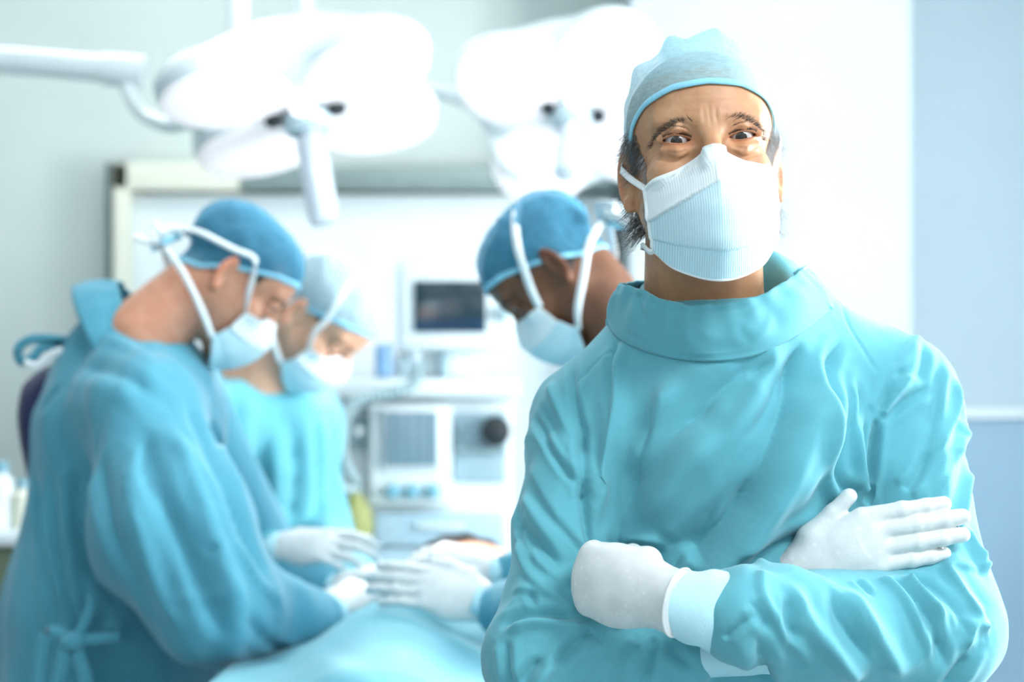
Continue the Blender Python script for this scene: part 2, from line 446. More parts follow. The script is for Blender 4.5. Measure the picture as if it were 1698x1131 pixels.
def mat_eye():
    t = NT('eye')
    tc = t.node('ShaderNodeTexCoord'); sep = t.node('ShaderNodeSeparateXYZ'); t.link(tc.outputs['Object'], sep.inputs[0])
    def m(op, a, b=None):
        n = t.node('ShaderNodeMath', operation=op)
        for i, v in enumerate((a, b)):
            if v is None: continue
            if isinstance(v, float): n.inputs[i].default_value = v
            else: t.link(v, n.inputs[i])
        return n.outputs[0]
    r = m('SQRT', m('ADD', m('MULTIPLY', sep.outputs[0], sep.outputs[0]), m('MULTIPLY', sep.outputs[2], sep.outputs[2])))
    r = m('DIVIDE', r, 0.012)
    col = t.ramp(r, [(0.0, (0.004, 0.004, 0.005, 1)), (0.19, (0.004, 0.004, 0.005, 1)), (0.23, srgb(44, 37, 33)), (0.40, srgb(58, 49, 43)), (0.46, srgb(24, 23, 25)), (0.52, srgb(184, 178, 176)), (1.0, srgb(190, 168, 162))])
    n = t.noise(500, 3); col = t.mix(0.25, col, t.ramp(n, [(0.3, (0.4, 0.4, 0.4, 1)), (0.7, (1, 1, 1, 1))]), 'MULTIPLY')
    t.set(Base_Color=col, Roughness=0.25, Specular_IOR_Level=0.25, Coat_Weight=0.35, Coat_Roughness=0.02); return t.m
M_EYE = mat_eye()

# ------------------------------------------------------------------ people: heads, caps, masks, hands
def head_fn(eyes=True, ears=True, neck_b=(0, 46, -210), neck_r=(57, 64), lean=0.0, body=True):
    "head and neck in millimetres; the face looks along -y, z = 0 is the eye line"
    def f(x, y, z):
        ax = np.abs(x)
        d = d_ell(x, y, z, (0, 8, 33), (76, 97, 73))
        d = smin(d, d_ell(x, y, z, (0, -33, 32), (61, 57, 62)), F(18))
        d = smin(d, d_ell(x, y, z, (0, -26, -38), (59, 56, 76)), F(20))
        d = smin(d, d_ell(ax, y, z, (41, -53, -31), (21, 26, 20)), F(16))
        d = smin(d, d_rc(ax, y, z, (47, 4, -60), (13, -62, -103), 20, 19), F(18))
        d = smin(d, d_sph(x, y, z, (0, -70, -100), 20), F(14))
        d = smin(d, d_rc(ax, y, z, (9, -82, 17), (46, -69, 21), 11, 9), F(12))
        if eyes:
            d = smax(d, -d_ell(ax, y, z, (32, -98, -2), (19, 17, 11.5)), F(11))
        d = smin(d, d_rc(x, y, z, (0, -86, 4), (0, -112, -37), 7.5, 12), F(13))
        d = smin(d, d_sph(ax, y, z, (13, -98, -41), 9), F(7))
        if eyes:
            lid = d_sph(ax, y, z, (32.5, -69.5, 0), 13.5)
            d = smin(d, lid, F(5))
            # soft hood above the lid and pouch below it
            d = smin(d, d_rc(ax, y, z, (19, -80.5, 8.8), (33, -84.0, 11.2), 3.2, 4.2), F(4))
            d = smin(d, d_rc(ax, y, z, (33, -84.0, 11.2), (50, -73.5, 3.0), 4.2, 4.0), F(4))
            d = smin(d, d_rc(ax, y, z, (20, -79, -11), (33, -81.5, -13), 3.0, 3.6), F(7))
            d = smin(d, d_rc(ax, y, z, (33, -81.5, -13), (47, -73, -9), 3.6, 3.0), F(7))
            u = (ax-F(32.8))/F(14.2); q = np.clip(1-u*u, 0, 1)
            tilt = u*F(1.1)
            sl = np.maximum(np.maximum(z-(F(3.3)*np.power(q, F(0.75))+tilt), (tilt-F(3.9)*np.power(q, F(0.85)))-z), (np.abs(u)-1)*F(10))
            sl = np.maximum(sl, y+F(66))
            d = smax(d, -sl, F(1.2))
        d = smin(d, d_ell(x, y, z, (0, 16, -28), (71, 42, 60)), F(18))
        if ears:
            # ear plate leaning out and back
            ca, sa = F(math.cos(0.42)), F(math.sin(0.42))
            ex = ax-F(77); ey = y-F(16); ez = z+F(19)
            e1 = ex*ca-ey*sa; e2 = ex*sa+ey*ca; e3 = ez-e2*F(0.2)
            e2 = e2-F(5)
            pl = d_ell(e1, e2, e3, (0, 0, 0), (5.5, 16, 31))
            con = d_ell(e1, e2, e3, (5.5, -2, -3), (6, 9, 17)); pl = smax(pl, -con, F(3))
            gro = d_ell(e1, e2, e3, (6.5, 3, 10), (4.5, 9, 13)); pl = smax(pl, -gro, F(3))
            pl = smin(pl, d_sph(e1, e2, e3, (0, -6, -27), 7), F(6))
            d = smin(d, pl, F(5))
        n = d_rc(x, y, z, (0, 26, -40), neck_b, neck_r[0], neck_r[1])
        d = smin(d, n, F(16))
        if body:
            nb = np.array(neck_b, float)
            d = smin(d, d_rc(ax, y, z, (52, 20, -48), (17, nb[1]-66, nb[2]+4), 9, 11), F(14))
            d = smin(d, d_sph(x, y, z, (0, nb[1]-66, nb[2]+52), 10), F(16))
            d = smin(d, d_ell(x, y, z, (nb[0], nb[1]+8, nb[2]-44), (150, 66, 52)), F(30))
        return d
    return f
def place(origin, roll=0, pitch=0, yaw=0, s=1.0):
    "millimetre head space to world; roll leans the crown to picture left, pitch lowers the face, yaw turns to picture right"
    R = Matrix.Rotation(math.radians(yaw), 4, 'Z') @ Matrix.Rotation(math.radians(pitch), 4, 'X') @ Matrix.Rotation(math.radians(-roll), 4, 'Y')
    return Matrix.Translation(Vector(origin)) @ R @ Matrix.Scale(0.001*s, 4)
def xf(M, V):
    A = np.array(M); return np.asarray(V) @ A[:3, :3].T+A[:3, 3]
def radial(fn, c, dirs, r0=160.0):
    "distance from c to the surface along each direction, marched from outside"
    r = np.full(len(dirs), r0)
    for _ in range(40):
        p = c+dirs*r[:, None]; d = fn(*(p[:, i].astype(F) for i in range(3))).astype(float)
        r = r-d*0.85
        if np.abs(d).max() < 0.05: break
    return r
def strands(paths, rad, name, mat, parent, M=None):
    V = []; Fc = []
    for p in paths:
        p = np.asarray(p); n = len(p); T, N, B = frames(p); b = len(V)
        for i in range(n):
            rr = rad*(1-0.85*i/(n-1))
            for k in range(3):
                a = 2.0944*k; V.append(p[i]+rr*(math.cos(a)*N[i]+math.sin(a)*B[i]))
        for i in range(n-1):
            for k in range(3): Fc.append((b+i*3+k, b+i*3+(k+1) % 3, b+(i+1)*3+(k+1) % 3, b+(i+1)*3+k))
    V = np.array(V)
    if M is not None: V = xf(M, V)
    return new_mesh(name, V, np.array(Fc), mat, parent)
def build_cap(fn, M, root, mat, hem, puff, name='surgical_cap', crown=0.0, seed=1, seg=120, rows=44, hem_w=6.0, c=(0, 10, 25)):
    "thin bouffant cap: hem(az) is the height (mm) of the lower edge at azimuth az (0 = front), puff(az, t, dirs) the slack"
    c = np.array(c, float); az = np.linspace(0, 2*math.pi, seg, endpoint=False)
    def direction(a, e): return np.stack([np.sin(a)*np.cos(e), -np.cos(a)*np.cos(e), np.sin(e)], -1)
    # elevation of the hem: bisection on surface height
    lo = np.full(seg, -1.0); hi = np.full(seg, 1.45); H = hem(az)
    for _ in range(18):
        mid = (lo+hi)/2; d = direction(az, mid); r = radial(fn, c, d)
        up = c[2]+r*d[:, 2] > H; hi = np.where(up, mid, hi); lo = np.where(up, lo, mid)
    e0 = (lo+hi)/2
    V = []; 
    for j in range(rows):
        t = j/(rows-1); e = e0+(math.pi/2-e0)*(t**0.9)
        d = direction(az, np.minimum(e, math.pi/2-1e-3)); r = radial(fn, c, d)
        r = r+2.0+puff(az, t, d)
        V.append(c+d*r[:, None])
    V = np.concatenate(V); Fc = []
    for j in range(rows-1):
        for k in range(seg):
            k2 = (k+1) % seg; Fc.append((j*seg+k, j*seg+k2, (j+1)*seg+k2, (j+1)*seg+k))
    cap = new_mesh(name, xf(M, V), np.array(Fc), mat, root)
    edge = V[:seg]; up = V[2*seg:3*seg]; n = edge-c; n /= np.linalg.norm(n, axis=1, keepdims=True)
    t = up-edge; t /= np.linalg.norm(t, axis=1, keepdims=True)
    HV = []; HF = []
    prof = [(-0.55, 0.0), (-0.5, 1.5), (0.5, 1.6), (0.55, 0.0), (0.4, -0.6), (-0.4, -0.6)]
    for k in range(seg):
        for a, b in prof: HV.append(edge[k]+t[k]*(a*hem_w+hem_w*0.3)+n[k]*b)
    m = len(prof)
    for k in range(seg):
        k2 = (k+1) % seg
        for i in range(m): HF.append((k*m+i, k2*m+i, k2*m+(i+1) % m, k*m+(i+1) % m))
    new_mesh('hem', xf(M, np.array(HV)), np.array(HF), M_HEM, cap)
    return cap, edge
def build_mask(fn, M, root, top, bottom, yc, side_y, name='face_mask', nu=81, nv=61, mat=None, gap=2.5, pl=1.0):
    """pleated face mask. top / bottom: lists of (x, z) in mm from the left to the right edge;
    yc: (v, y) of the centre ridge, side_y: (v, y) of the side edges"""
    U = np.linspace(-1, 1, nu); Vv = np.linspace(0, 1, nv)
    tp = spline(top, 41); bt = spline(bottom, 41); s = np.linspace(-1, 1, 41)
    Pn = np.zeros((nv, nu, 3)); band = np.zeros((nv, nu)); ac = np.zeros((nv, nu))
    for j, v in enumerate(Vv):
        x0, z0 = np.interp(U, s, tp[:, 0]), np.interp(U, s, tp[:, 1])
        x1, z1 = np.interp(U, s, bt[:, 0]), np.interp(U, s, bt[:, 1])
        bulge = math.sin(math.pi*v)
        x = x0+(x1-x0)*v; z = z0+(z1-z0)*v
        yC = np.interp(v, *zip(*yc)); yS = np.interp(v, *zip(*side_y))
        # tented profile: fuller towards the middle rows
        pw = 1.25+0.75*bulge
        y = yS+(yC-yS)*(1-np.abs(U)**pw)
        Pn[j] = np.stack([x, y, z], 1); band[j] = v; ac[j] = x/200.0
    # smooth the ridge
    Q = Pn.reshape(-1, 3)
    for it in range(8):
        d, G = grad(fn, Q, 0.5); G /= np.linalg.norm(G, axis=1, keepdims=True)+1e-9
        G[:, 2] *= 0.15
        Q = Q+G*np.maximum(gap-d, 0)[:, None]
        Pn = Q.reshape(nv, nu, 3)
        if it < 7:
            for _ in range(6): Pn[1:-1, 1:-1] = 0.5*Pn[1:-1, 1:-1]+0.125*(Pn[:-2, 1:-1]+Pn[2:, 1:-1]+Pn[1:-1, :-2]+Pn[1:-1, 2:])
        Q = Pn.reshape(-1, 3)
    for _ in range(4): Pn[1:-1, 1:-1] = 0.5*Pn[1:-1, 1:-1]+0.125*(Pn[:-2, 1:-1]+Pn[2:, 1:-1]+Pn[1:-1, :-2]+Pn[1:-1, 2:])
    # pleats: the upper panels overhang the lower ones
    N = np.cross(np.gradient(Pn, axis=1), np.gradient(Pn, axis=0)); N /= np.linalg.norm(N, axis=2, keepdims=True)+1e-9
    if N[nv//2, nu//2, 1] > 0: N = -N
    ve = Vv[:, None]; ue = U[None, :]
    opening = np.clip((np.abs(ue)-0.12)/0.5, 0, 1)
    h = np.zeros((nv, nu))
    sl = ve-0.24*np.abs(ue)**1.25
    for v0, amp, vv in ((0.295, 3.0, sl), (0.80, -1.8, ve+0*ue)):
        w = vv-v0
        lip = np.where(w < 0, np.exp(w/0.10), 0.0)*amp*np.where(amp > 0, 0.25+0.75*opening, 1) if amp > 0 else np.where(w > 0, np.exp(-w/0.12), 0.0)*amp
        h += lip*pl
    h += np.exp(-(ue/0.05)**2)*np.exp(-((ve-0.25)/0.3)**2)*1.2
    Pn = Pn+N*h[..., None]
    Fc = []
    for j in range(nv-1):
        for i in range(nu-1): Fc.append((j*nu+i, j*nu+i+1, (j+1)*nu+i+1, (j+1)*nu+i))
    o = new_mesh(name, xf(M, Pn.reshape(-1, 3)), np.array(Fc), mat or M_MASK, root, attrs={'band': np.clip(sl, 0, 1).ravel(), 'row': band.ravel(), 'across': ac.ravel()})
    md = o.modifiers.new('thickness', 'SOLIDIFY'); md.thickness = 0.0012; md.offset = -1
    return o, Pn
def hand_fn(curl=(20, 20, 20, 20), curl2=None, spread=1.0, thumb=((20, 34, 6), (46, 52, 4), (74, 60, 0)), side=1, palm_t=13, wrist=60, fat=1.0, spl=None, pk=10, flare=0.0):
    """hand in mm: wrist at the origin, fingers along +x, thumb towards +y (side=1), back of the hand +z; fingers bend towards -z"""
    curl2 = curl2 or curl; segs = []
    ys = (28, 9.5, -9, -26); xb = (86, 90, 86, 79); Ls = ((44, 26, 20), (48, 29, 21), (44, 27, 21), (35, 20, 18)); rs = (9.4, 9.6, 9.2, 8.2)
    ang = spl or (5, 1, -3, -8)
    for i in range(4):
        p = np.array([xb[i], ys[i], 0.0]); a0 = math.radians(ang[i]*spread); tilt = 0.0
        segs.append((np.array([30, ys[i]*0.62, 0]), p, 12, rs[i]+1.5, True))
        for k, L in enumerate(Ls[i]):
            tilt += math.radians(curl[i] if k == 0 else curl2[i])
            d = np.array([math.cos(tilt)*math.cos(a0), math.cos(tilt)*math.sin(a0), -math.sin(tilt)])
            q = p+d*L; r0 = rs[i]*(1-0.07*k)*fat; segs.append((p, q, r0, r0*0.92, False)); p = q
    th = [np.array(t, float) for t in thumb]
    def f(x, y, z):
        y = y*F(side)
        d = None
        for a, b, ra, rb, palm in segs:
            e = d_rc(x, y, z, a, b, ra, rb)
            if d is None: d = e
            else: d = smin(d, e, F(pk if palm else 3.0))
        # palm slab
        pc = d_ell(x, y, z, (48, 1, -1), (52, 42, palm_t+5)); d = smin(d, pc, F(8))
        d = smin(d, d_rc(x, y, z, (10, 12, -4), th[0], 17, 15), F(12))
        d = smin(d, d_rc(x, y, z, th[0], th[1], 14, 10.5), F(6))
        d = smin(d, d_rc(x, y, z, th[1], th[2], 10.2, 8.8), F(4))
        w = np.sqrt((y/F(1.28))**2+z*z)-(F(23)+F(flare)*np.clip(-x, 0, 100)-F(0.22)*np.clip(x, 0, 80)); w = np.maximum(w, np.maximum(-x-F(wrist), x-F(62)))
        d = smin(d, w, F(18))
        return d
    return f
def hand_frame(origin, xdir, back, s=1.0):
    "matrix from hand mm to world: fingers along xdir, back of hand towards back"
    x = Vector(xdir).normalized(); z = Vector(back); z = (z-x*z.dot(x)).normalized(); y = z.cross(x)
    R = Matrix((x, y, z)).transposed().to_4x4()
    return Matrix.Translation(Vector(origin)) @ R @ Matrix.Scale(0.001*s, 4)
def build_glove(fn, M, root, step=1.6, lo=(-75, -55, -75), hi=(190, 85, 45), mat=None, name='glove'):
    V, Fc = sdf_mesh(fn, axis((lo[0], hi[0], step)), axis((lo[1], hi[1], step)), axis((lo[2], hi[2], step)))
    V = V+vnormals(V, Fc)*(0.5*sm_noise(V, 0.16, 5))[:, None]
    o = new_mesh(name, xf(M, V), Fc, mat or M_GLOVE, root)
    return o, xf(M, V), Fc
def cuff_tube(path, r0, r1, root, mat, name, flat=0.85, ribs=0, n=20, seg=48, wob=0.0006, seed=0):
    p = spline(path, n); T, N, B = frames(p); V = []; Fc = []; rng = np.random.RandomState(seed)
    for i in range(n):
        r = r0+(r1-r0)*i/(n-1)
        for k in range(seg):
            a = 2*math.pi*k/seg
            rr = r+wob*math.sin(3*a+i*0.7)+wob*math.sin(i*1.1+a)
            if ribs: rr += 0.00035*math.cos(ribs*a)
            V.append(p[i]+rr*(math.cos(a)*N[i]*1.0+flat*math.sin(a)*B[i]))
    for i in range(n-1):
        for k in range(seg):
            k2 = (k+1) % seg; Fc.append((i*seg+k, i*seg+k2, (i+1)*seg+k2, (i+1)*seg+k))
    o = new_mesh(name, V, np.array(Fc), mat, root)
    md = o.modifiers.new('thickness', 'SOLIDIFY'); md.thickness = 0.0015; md.offset = -1
    return o
def lower_body(root, x, y, zh, yaw, gap=0.11):
    "trousers and clogs under the gown hem"
    R = Matrix.Translation((x, y, 0)) @ Matrix.Rotation(math.radians(yaw), 4, 'Z')
    def legs(X, Y, Z):
        A = np.abs(X); d = d_rc(A, Y, Z, (gap, 0.02, zh), (gap*0.95, 0.0, 0.09), 0.085, 0.06)
        return np.maximum(d, F(0.07)-Z)
    V, Fc = sdf_mesh(legs, axis((-0.26, 0.26, 0.014)), axis((-0.14, 0.16, 0.014)), axis((0.04, zh+0.12, 0.02)))
    new_mesh('scrub_trousers', xf(R, V), Fc, M_GOWN_B, root)
    for s in (-1, 1):
        def clog(X, Y, Z):
            d = smin(d_ell(X, Y, Z, (s*gap, -0.07, 0.045), (0.052, 0.11, 0.05)), d_ell(X, Y, Z, (s*gap, 0.045, 0.05), (0.042, 0.06, 0.055)), F(0.03))
            return np.maximum(d, -Z)
        V, Fc = sdf_mesh(clog, axis((s*gap-0.08, s*gap+0.08, 0.01)), axis((-0.2, 0.13, 0.01)), axis((-0.02, 0.13, 0.01)))
        new_mesh('clog', xf(R, V), Fc, M_WHITE, root)
# ------------------------------------------------------------------ the room
M_WALL = mat_simple('wall_paint', srgb(206, 217, 214), 0.75, var=0.02, scale=3, bump=0.05)
M_WALLW = mat_simple('wall_white', srgb(224, 232, 236), 0.6, var=0.015, scale=3, bump=0.04)
M_WALLB = mat_simple('wall_guard_blue', srgb(140, 172, 194), 0.5, var=0.03, scale=3)
M_CEIL = mat_simple('ceiling_paint', srgb(196, 204, 208), 0.85, var=0.02, scale=3)
M_FLOOR = mat_simple('vinyl_floor', srgb(150, 168, 172), 0.35, var=0.06, scale=14, bump=0.04)
M_DOORW = mat_simple('door_laminate', srgb(228, 238, 242), 0.45, var=0.015, scale=4)
M_RAIL = mat_simple('brushed_rail', srgb(150, 166, 164), 0.35, 0.5, var=0.05, scale=30)
M_WALLF = mat_simple('wall_grey', srgb(168, 182, 186), 0.75, var=0.02, scale=3)
M_CREAM = mat_simple('cream_jamb', srgb(226, 228, 212), 0.55, var=0.02, scale=6)
M_DARKEDGE = mat_simple('dark_edge', srgb(96, 116, 116), 0.6, var=0.05)
M_LAMPW = mat_simple('lamp_enamel', srgb(236, 243, 245), 0.25, var=0.012, scale=6, coat=0.4)
M_LAMPG = mat_simple('lamp_grey', srgb(186, 206, 214), 0.35, var=0.03, scale=8)
M_LENS = mat_simple('lamp_lens', srgb(250, 246, 250), 0.2, var=0.01, emit=(1.0, 0.95, 0.98, 1), estr=0.42)
M_LENSHOT = mat_simple('lamp_bulb', srgb(255, 250, 250), 0.2, var=0.01, emit=(1.0, 0.96, 0.98, 1), estr=1.5)
M_BLACK = mat_simple('black_rubber', srgb(28, 38, 44), 0.5, var=0.1)
M_STEEL = mat_simple('handle_steel', srgb(200, 210, 220), 0.32, 0.25, var=0.03)
M_DIFF = mat_simple('panel_diffuser', srgb(245, 248, 250), 0.5, var=0.01, emit=(0.9, 0.97, 1, 1), estr=1.2)
RX0, RX1, RY0, RY1 = -2.5, 2.25, -2.6, 5.6
def struct(name, mb, mat, smooth=False):
    return tag(mb.build(name, mat, None, smooth), kind='structure')
def build_room():
    t = 0.12
    struct('floor', MB().box((RX0-t, RY0-t, -0.1), (RX1+t, RY1+t, 0)), M_FLOOR)
    struct('ceiling', MB().box((RX0-t, RY0-t, CEIL), (RX1+t, RY1+t, CEIL+0.1)), M_CEIL)
    struct('wall_left', MB().box((RX0-t, RY0, 0), (RX0, RY1, CEIL)), M_WALLF)
    struct('wall_back', MB().box((RX0-t, RY1, 0), (RX1+t, RY1+t, CEIL)), M_WALL)
    def holed(name, M, a0, a1, w0, w1, z0, z1, mat):
        m = MB()
        def q(u0, u1, v0, v1): m.box((u0, 0, v0), (u1, t, v1), 0, M)
        q(a0, w0, 0, CEIL); q(w1, a1, 0, CEIL); q(w0, w1, 0, z0); q(w0, w1, z1, CEIL)
        return struct(name, m, mat)
    MR = Matrix.Translation((RX1, 0, 0)) @ Matrix(((0, 1, 0, 0), (1, 0, 0, 0), (0, 0, 1, 0), (0, 0, 0, 1)))
    MF = Matrix.Translation((0, RY0, 0)) @ Matrix(((1, 0, 0, 0), (0, -1, 0, 0), (0, 0, 1, 0), (0, 0, 0, 1)))
    holed('wall_right', MR, RY0, RY1, WIN['y0'], WIN['y1'], WIN['z0'], WIN['z1'], M_WALLW)
    holed('wall_front', MF, RX0-t, RX1+t, WIN2['x0'], WIN2['x1'], WIN2['z0'], WIN2['z1'], M_WALLF)
    for nm, M, a, b, z0, z1 in (('added_window_1', MR, WIN['y0'], WIN['y1'], WIN['z0'], WIN['z1']), ('added_window_2', MF, WIN2['x0'], WIN2['x1'], WIN2['z0'], WIN2['z1'])):  # frames of the two added, unseen windows
        f = 0.05; m = MB()
        m.box((a, 0, z0), (a+f, t, z1), 0.004, M).box((b-f, 0, z0), (b, t, z1), 0.004, M).box((a, 0, z0), (b, t, z0+f), 0.004, M).box((a, 0, z1-f), (b, t, z1), 0.004, M)
        m.box(((a+b)/2-0.02, 0.02, z0), ((a+b)/2+0.02, t-0.02, z1), 0.004, M)
        struct(nm, m, M_WALLW)
    # projecting wall section added for the bright area taken as lamp glare
    x0, x1 = P(1046, 0, 5.2)[0], P(1511, 0, 5.2)[0]
    struct('glare_pier', MB().box((x0, 5.2, 0), (x1, RY1, CEIL), 0.004), mat_simple('pier_paint', srgb(196, 206, 211), 0.65, var=0.015, scale=3))
    zr = P(0, 687, 5.55)[2]
    struct('wall_recess', MB().box((x1, 5.575, zr), (RX1, RY1, CEIL), 0.002), mat_simple('recess_paint', srgb(180, 198, 208), 0.7, var=0.02, scale=3))
    struct('trim_1', MB().box((x1, 5.535, zr-0.012), (RX1, RY1, zr+0.016), 0.006), M_WALLW)
    struct('trim_2', MB().box((x1, 5.56, 0), (RX1, RY1, zr-0.012), 0.002), M_WALLB)
    # sliding door on the back wall
    d = empty('door_1', (0.0, 5.5, 0)); tag(d, kind='structure')
    xl, xr = P(214, 0, 5.5)[0], x0-0.03; zt = P(0, 322, 5.5)[2]
    MB().box((xl, 5.50, 0.01), (xr, 5.56, zt), 0.006).build('door_leaf', M_DOORW, d)
    z1, z2 = P(0, 316, 5.45)[2], P(0, 276, 5.45)[2]
    MB().box((P(400, 0, 5.45)[0], 5.44, z1), (xr, 5.58, z2), 0.008).build('track_rail', M_RAIL, d)
    za = P(0, 268, 5.45)[2]
    MB().box((P(186, 0, 5.45)[0], 5.45, 0), (P(214, 0, 5.45)[0], RY1, za), 0.008).box((P(186, 0, 5.45)[0], 5.45, z1), (P(400, 0, 5.45)[0], RY1, za), 0.008).build('jamb', M_CREAM, d)
    MB().box((P(176, 0, 5.48)[0], 5.47, 0), (P(185, 0, 5.48)[0], RY1, za), 0.003).build('edge_strip', M_DARKEDGE, d)  # dark strip along the left edge of the jamb
    # unseen ceiling panels, added as key and fill light
    for i, (x, y, a, b, w) in enumerate(PANELS):
        r = empty('added_ceiling_light', (x, y, CEIL))
        where = ['over the viewer on the left', 'over the viewer on the right', 'far behind the viewer on the left', 'far behind the viewer on the right', 'by the sliding door', 'near the added right-hand window', 'before the added wall pier', 'above the operating table'][i]
        tag(r, 'unseen added ceiling light panel '+where, 'ceiling light', 'added ceiling light panels')
        m = MB(); f = 0.03
        m.box((x-a/2, y-b/2, CEIL-0.04), (x-a/2+f, y+b/2, CEIL), 0.004).box((x+a/2-f, y-b/2, CEIL-0.04), (x+a/2, y+b/2, CEIL), 0.004)
        m.box((x-a/2, y-b/2, CEIL-0.04), (x+a/2, y-b/2+f, CEIL), 0.004).box((x-a/2, y+b/2-f, CEIL-0.04), (x+a/2, y+b/2, CEIL), 0.004)
        m.build('frame', M_LAMPW, r)
        MB().box((x-a/2+f, y-b/2+f, CEIL-0.02), (x+a/2-f, y+b/2-f, CEIL-0.008)).build('diffuser', M_DIFF, r)

# ------------------------------------------------------------------ surgical lamps
def surgical_lamp(center, u, xd, s, label, power, aim, seed=0, spot=60, angs=(48, 132, 222, 318)):
    root = empty('surgical_lamp', tuple(center)); tag(root, label, 'surgical lamp', 'surgical lamps over the table')
    z = Vector(u).normalized(); x = Vector(xd); x = (x-z*x.dot(z)).normalized(); y = z.cross(x)
    M = Matrix.Translation(Vector(center)) @ Matrix((x, y, z)).transposed().to_4x4() @ Matrix.Scale(s, 4)
    pet = [math.radians(a) for a in angs]
    def body(X, Y, Z):
        d = d_ell(X, Y, Z, (0, 0, 0.045), (0.235, 0.235, 0.095))
        for a in pet:
            ca, sa = math.cos(a), math.sin(a)
            lx = X*F(ca)+Y*F(sa); ly = -X*F(sa)+Y*F(ca)
            d = smin(d, d_ell(lx, ly, Z, (0.175, 0, 0.02), (0.135, 0.125, 0.058)), F(0.035))
        d = smax(d, -(Z+F(0.012)), F(0.012))
        # carrying slot in the top
        d = smax(d, -d_ell(X, Y, Z, (0.02, -0.11, 0.165), (0.15, 0.028, 0.06)), F(0.012))
        return d
    V, Fc = sdf_mesh(body, axis((-0.34, 0.34, 0.008)), axis((-0.34, 0.34, 0.008)), axis((-0.04, 0.18, 0.006)))
    new_mesh('housing', xf(M, V), Fc, M_LAMPW, root)
    for a in pet:
        def lens(X, Y, Z):
            ca, sa = math.cos(a), math.sin(a); lx = X*F(ca)+Y*F(sa); ly = -X*F(sa)+Y*F(ca)
            d = d_ell(lx, ly, Z, (0.174, 0, -0.010), (0.128, 0.119, 0.016)); return d
        cx, cy = 0.17*math.cos(a), 0.17*math.sin(a)
        V, Fc = sdf_mesh(lens, axis((cx-0.14, cx+0.14, 0.008)), axis((cy-0.14, cy+0.14, 0.008)), axis((-0.034, 0.014, 0.004)))
        l = new_mesh('lens', xf(M, V), Fc, M_LENS, root)
    Ms = M
    MB().lathe([(0.045, -0.02), (0.05, -0.03), (0.042, -0.05), (0.03, -0.055)], 28, Ms).build('hub', M_LAMPG, root)
    MB().lathe([(0.020, -0.05), (0.026, -0.07), (0.030, -0.085), (0.027, -0.1), (0.030, -0.14), (0.029, -0.22), (0.026, -0.24), (0.012, -0.246)], 24, Ms).build('handle', M_STEEL, root)
    for sx in (-1, 1):
        MB().lathe([(0.016, -0.016), (0.018, -0.026), (0.014, -0.034), (0.006, -0.036)], 16, Ms @ Matrix.Translation((sx*0.062, -0.02, 0))).build('vent', M_BLACK, root)
    MB().lathe([(0.022, -0.018), (0.024, -0.03), (0.016, -0.038), (0.004, -0.04)], 16, Ms @ Matrix.Translation((0.0, -0.055, 0))).build('bulb', M_LENSHOT, root)
    li = bpy.data.lights.new('lamp_beam', 'SPOT'); li.energy = power; li.color = (1.0, 0.985, 0.99); li.spot_size = math.radians(spot); li.spot_blend = 0.6; li.shadow_soft_size = 0.14
    lo = bpy.data.objects.new('lamp_beam', li); C.objects.link(lo); lo.location = Vector(center)-z*0.30*s
    lo.rotation_euler = (Vector(aim)-lo.location).to_track_quat('-Z', 'Y').to_euler()
    return root, M
def build_lamps():
    c1 = P(506, 178, 4.0)
    r, M = surgical_lamp(c1, (-0.18, 0.30, 0.93), (0.98, 0, 0.2), 1.08, 'large surgical lamp with petal-shaped lenses over the two left surgeons', 85, (-0.25, 3.15, 1.0))
    MB().tube(spline([P(-40, 97, 4.2), P(60, 104, 4.2), P(175, 114, 4.2)], 8), 0.030, 16).build('arm', M_LAMPW, r)
    MB().tube(spline([P(172, 114, 4.2), P(205, 117, 4.2), P(240, 120, 4.2)], 6), 0.036, 18).build('joint', M_LAMPW, r)
    MB().tube(spline([P(212, 118, 4.2), P(214, 150, 4.19), P(228, 178, 4.16), P(250, 196, 4.1), P(285, 208, 4.05), P(320, 200, 4.02)], 24), 0.017, 14).build('yoke', M_LAMPW, r)
    MB().tube([P(394, 60, 4.25), P(394, -10, 4.25), np.array([P(394, 0, 4.25)[0], 4.25, CEIL])], 0.024, 16).build('drop_tube', M_LAMPW, r)
    MB().tube([np.array([P(-40, 97, 4.2)[0], 4.2, P(-40, 97, 4.2)[2]]), np.array([P(-40, 97, 4.2)[0], 4.2, CEIL])], 0.034, 16).build('ceiling_column', M_LAMPW, r)
    c2 = P(950, 188, 4.35)
    r, M = surgical_lamp(c2, (0.10, 0.74, 0.66), (0.97, 0, -0.15), 0.93, 'smaller surgical lamp partly behind the foreground surgeon', 42, (-0.1, 3.2, 1.0), angs=(20, 110, 200, 290))
    MB().tube(spline([P(690, 150, 4.5), P(735, 152, 4.5), P(785, 170, 4.48), P(815, 205, 4.45), P(835, 262, 4.42), P(870, 290, 4.42)], 26), 0.022, 14).build('yoke', M_LAMPW, r)
    MB().tube(spline([P(690, 150, 4.5), P(600, 120, 4.55), P(520, 60, 4.6), P(500, -20, 4.6)], 20), 0.024, 14).build('arm', M_LAMPW, r)
    MB().tube([P(500, -10, 4.6), np.array([P(500, 0, 4.6)[0], 4.6, CEIL])], 0.03, 16).build('ceiling_column', M_LAMPW, r)

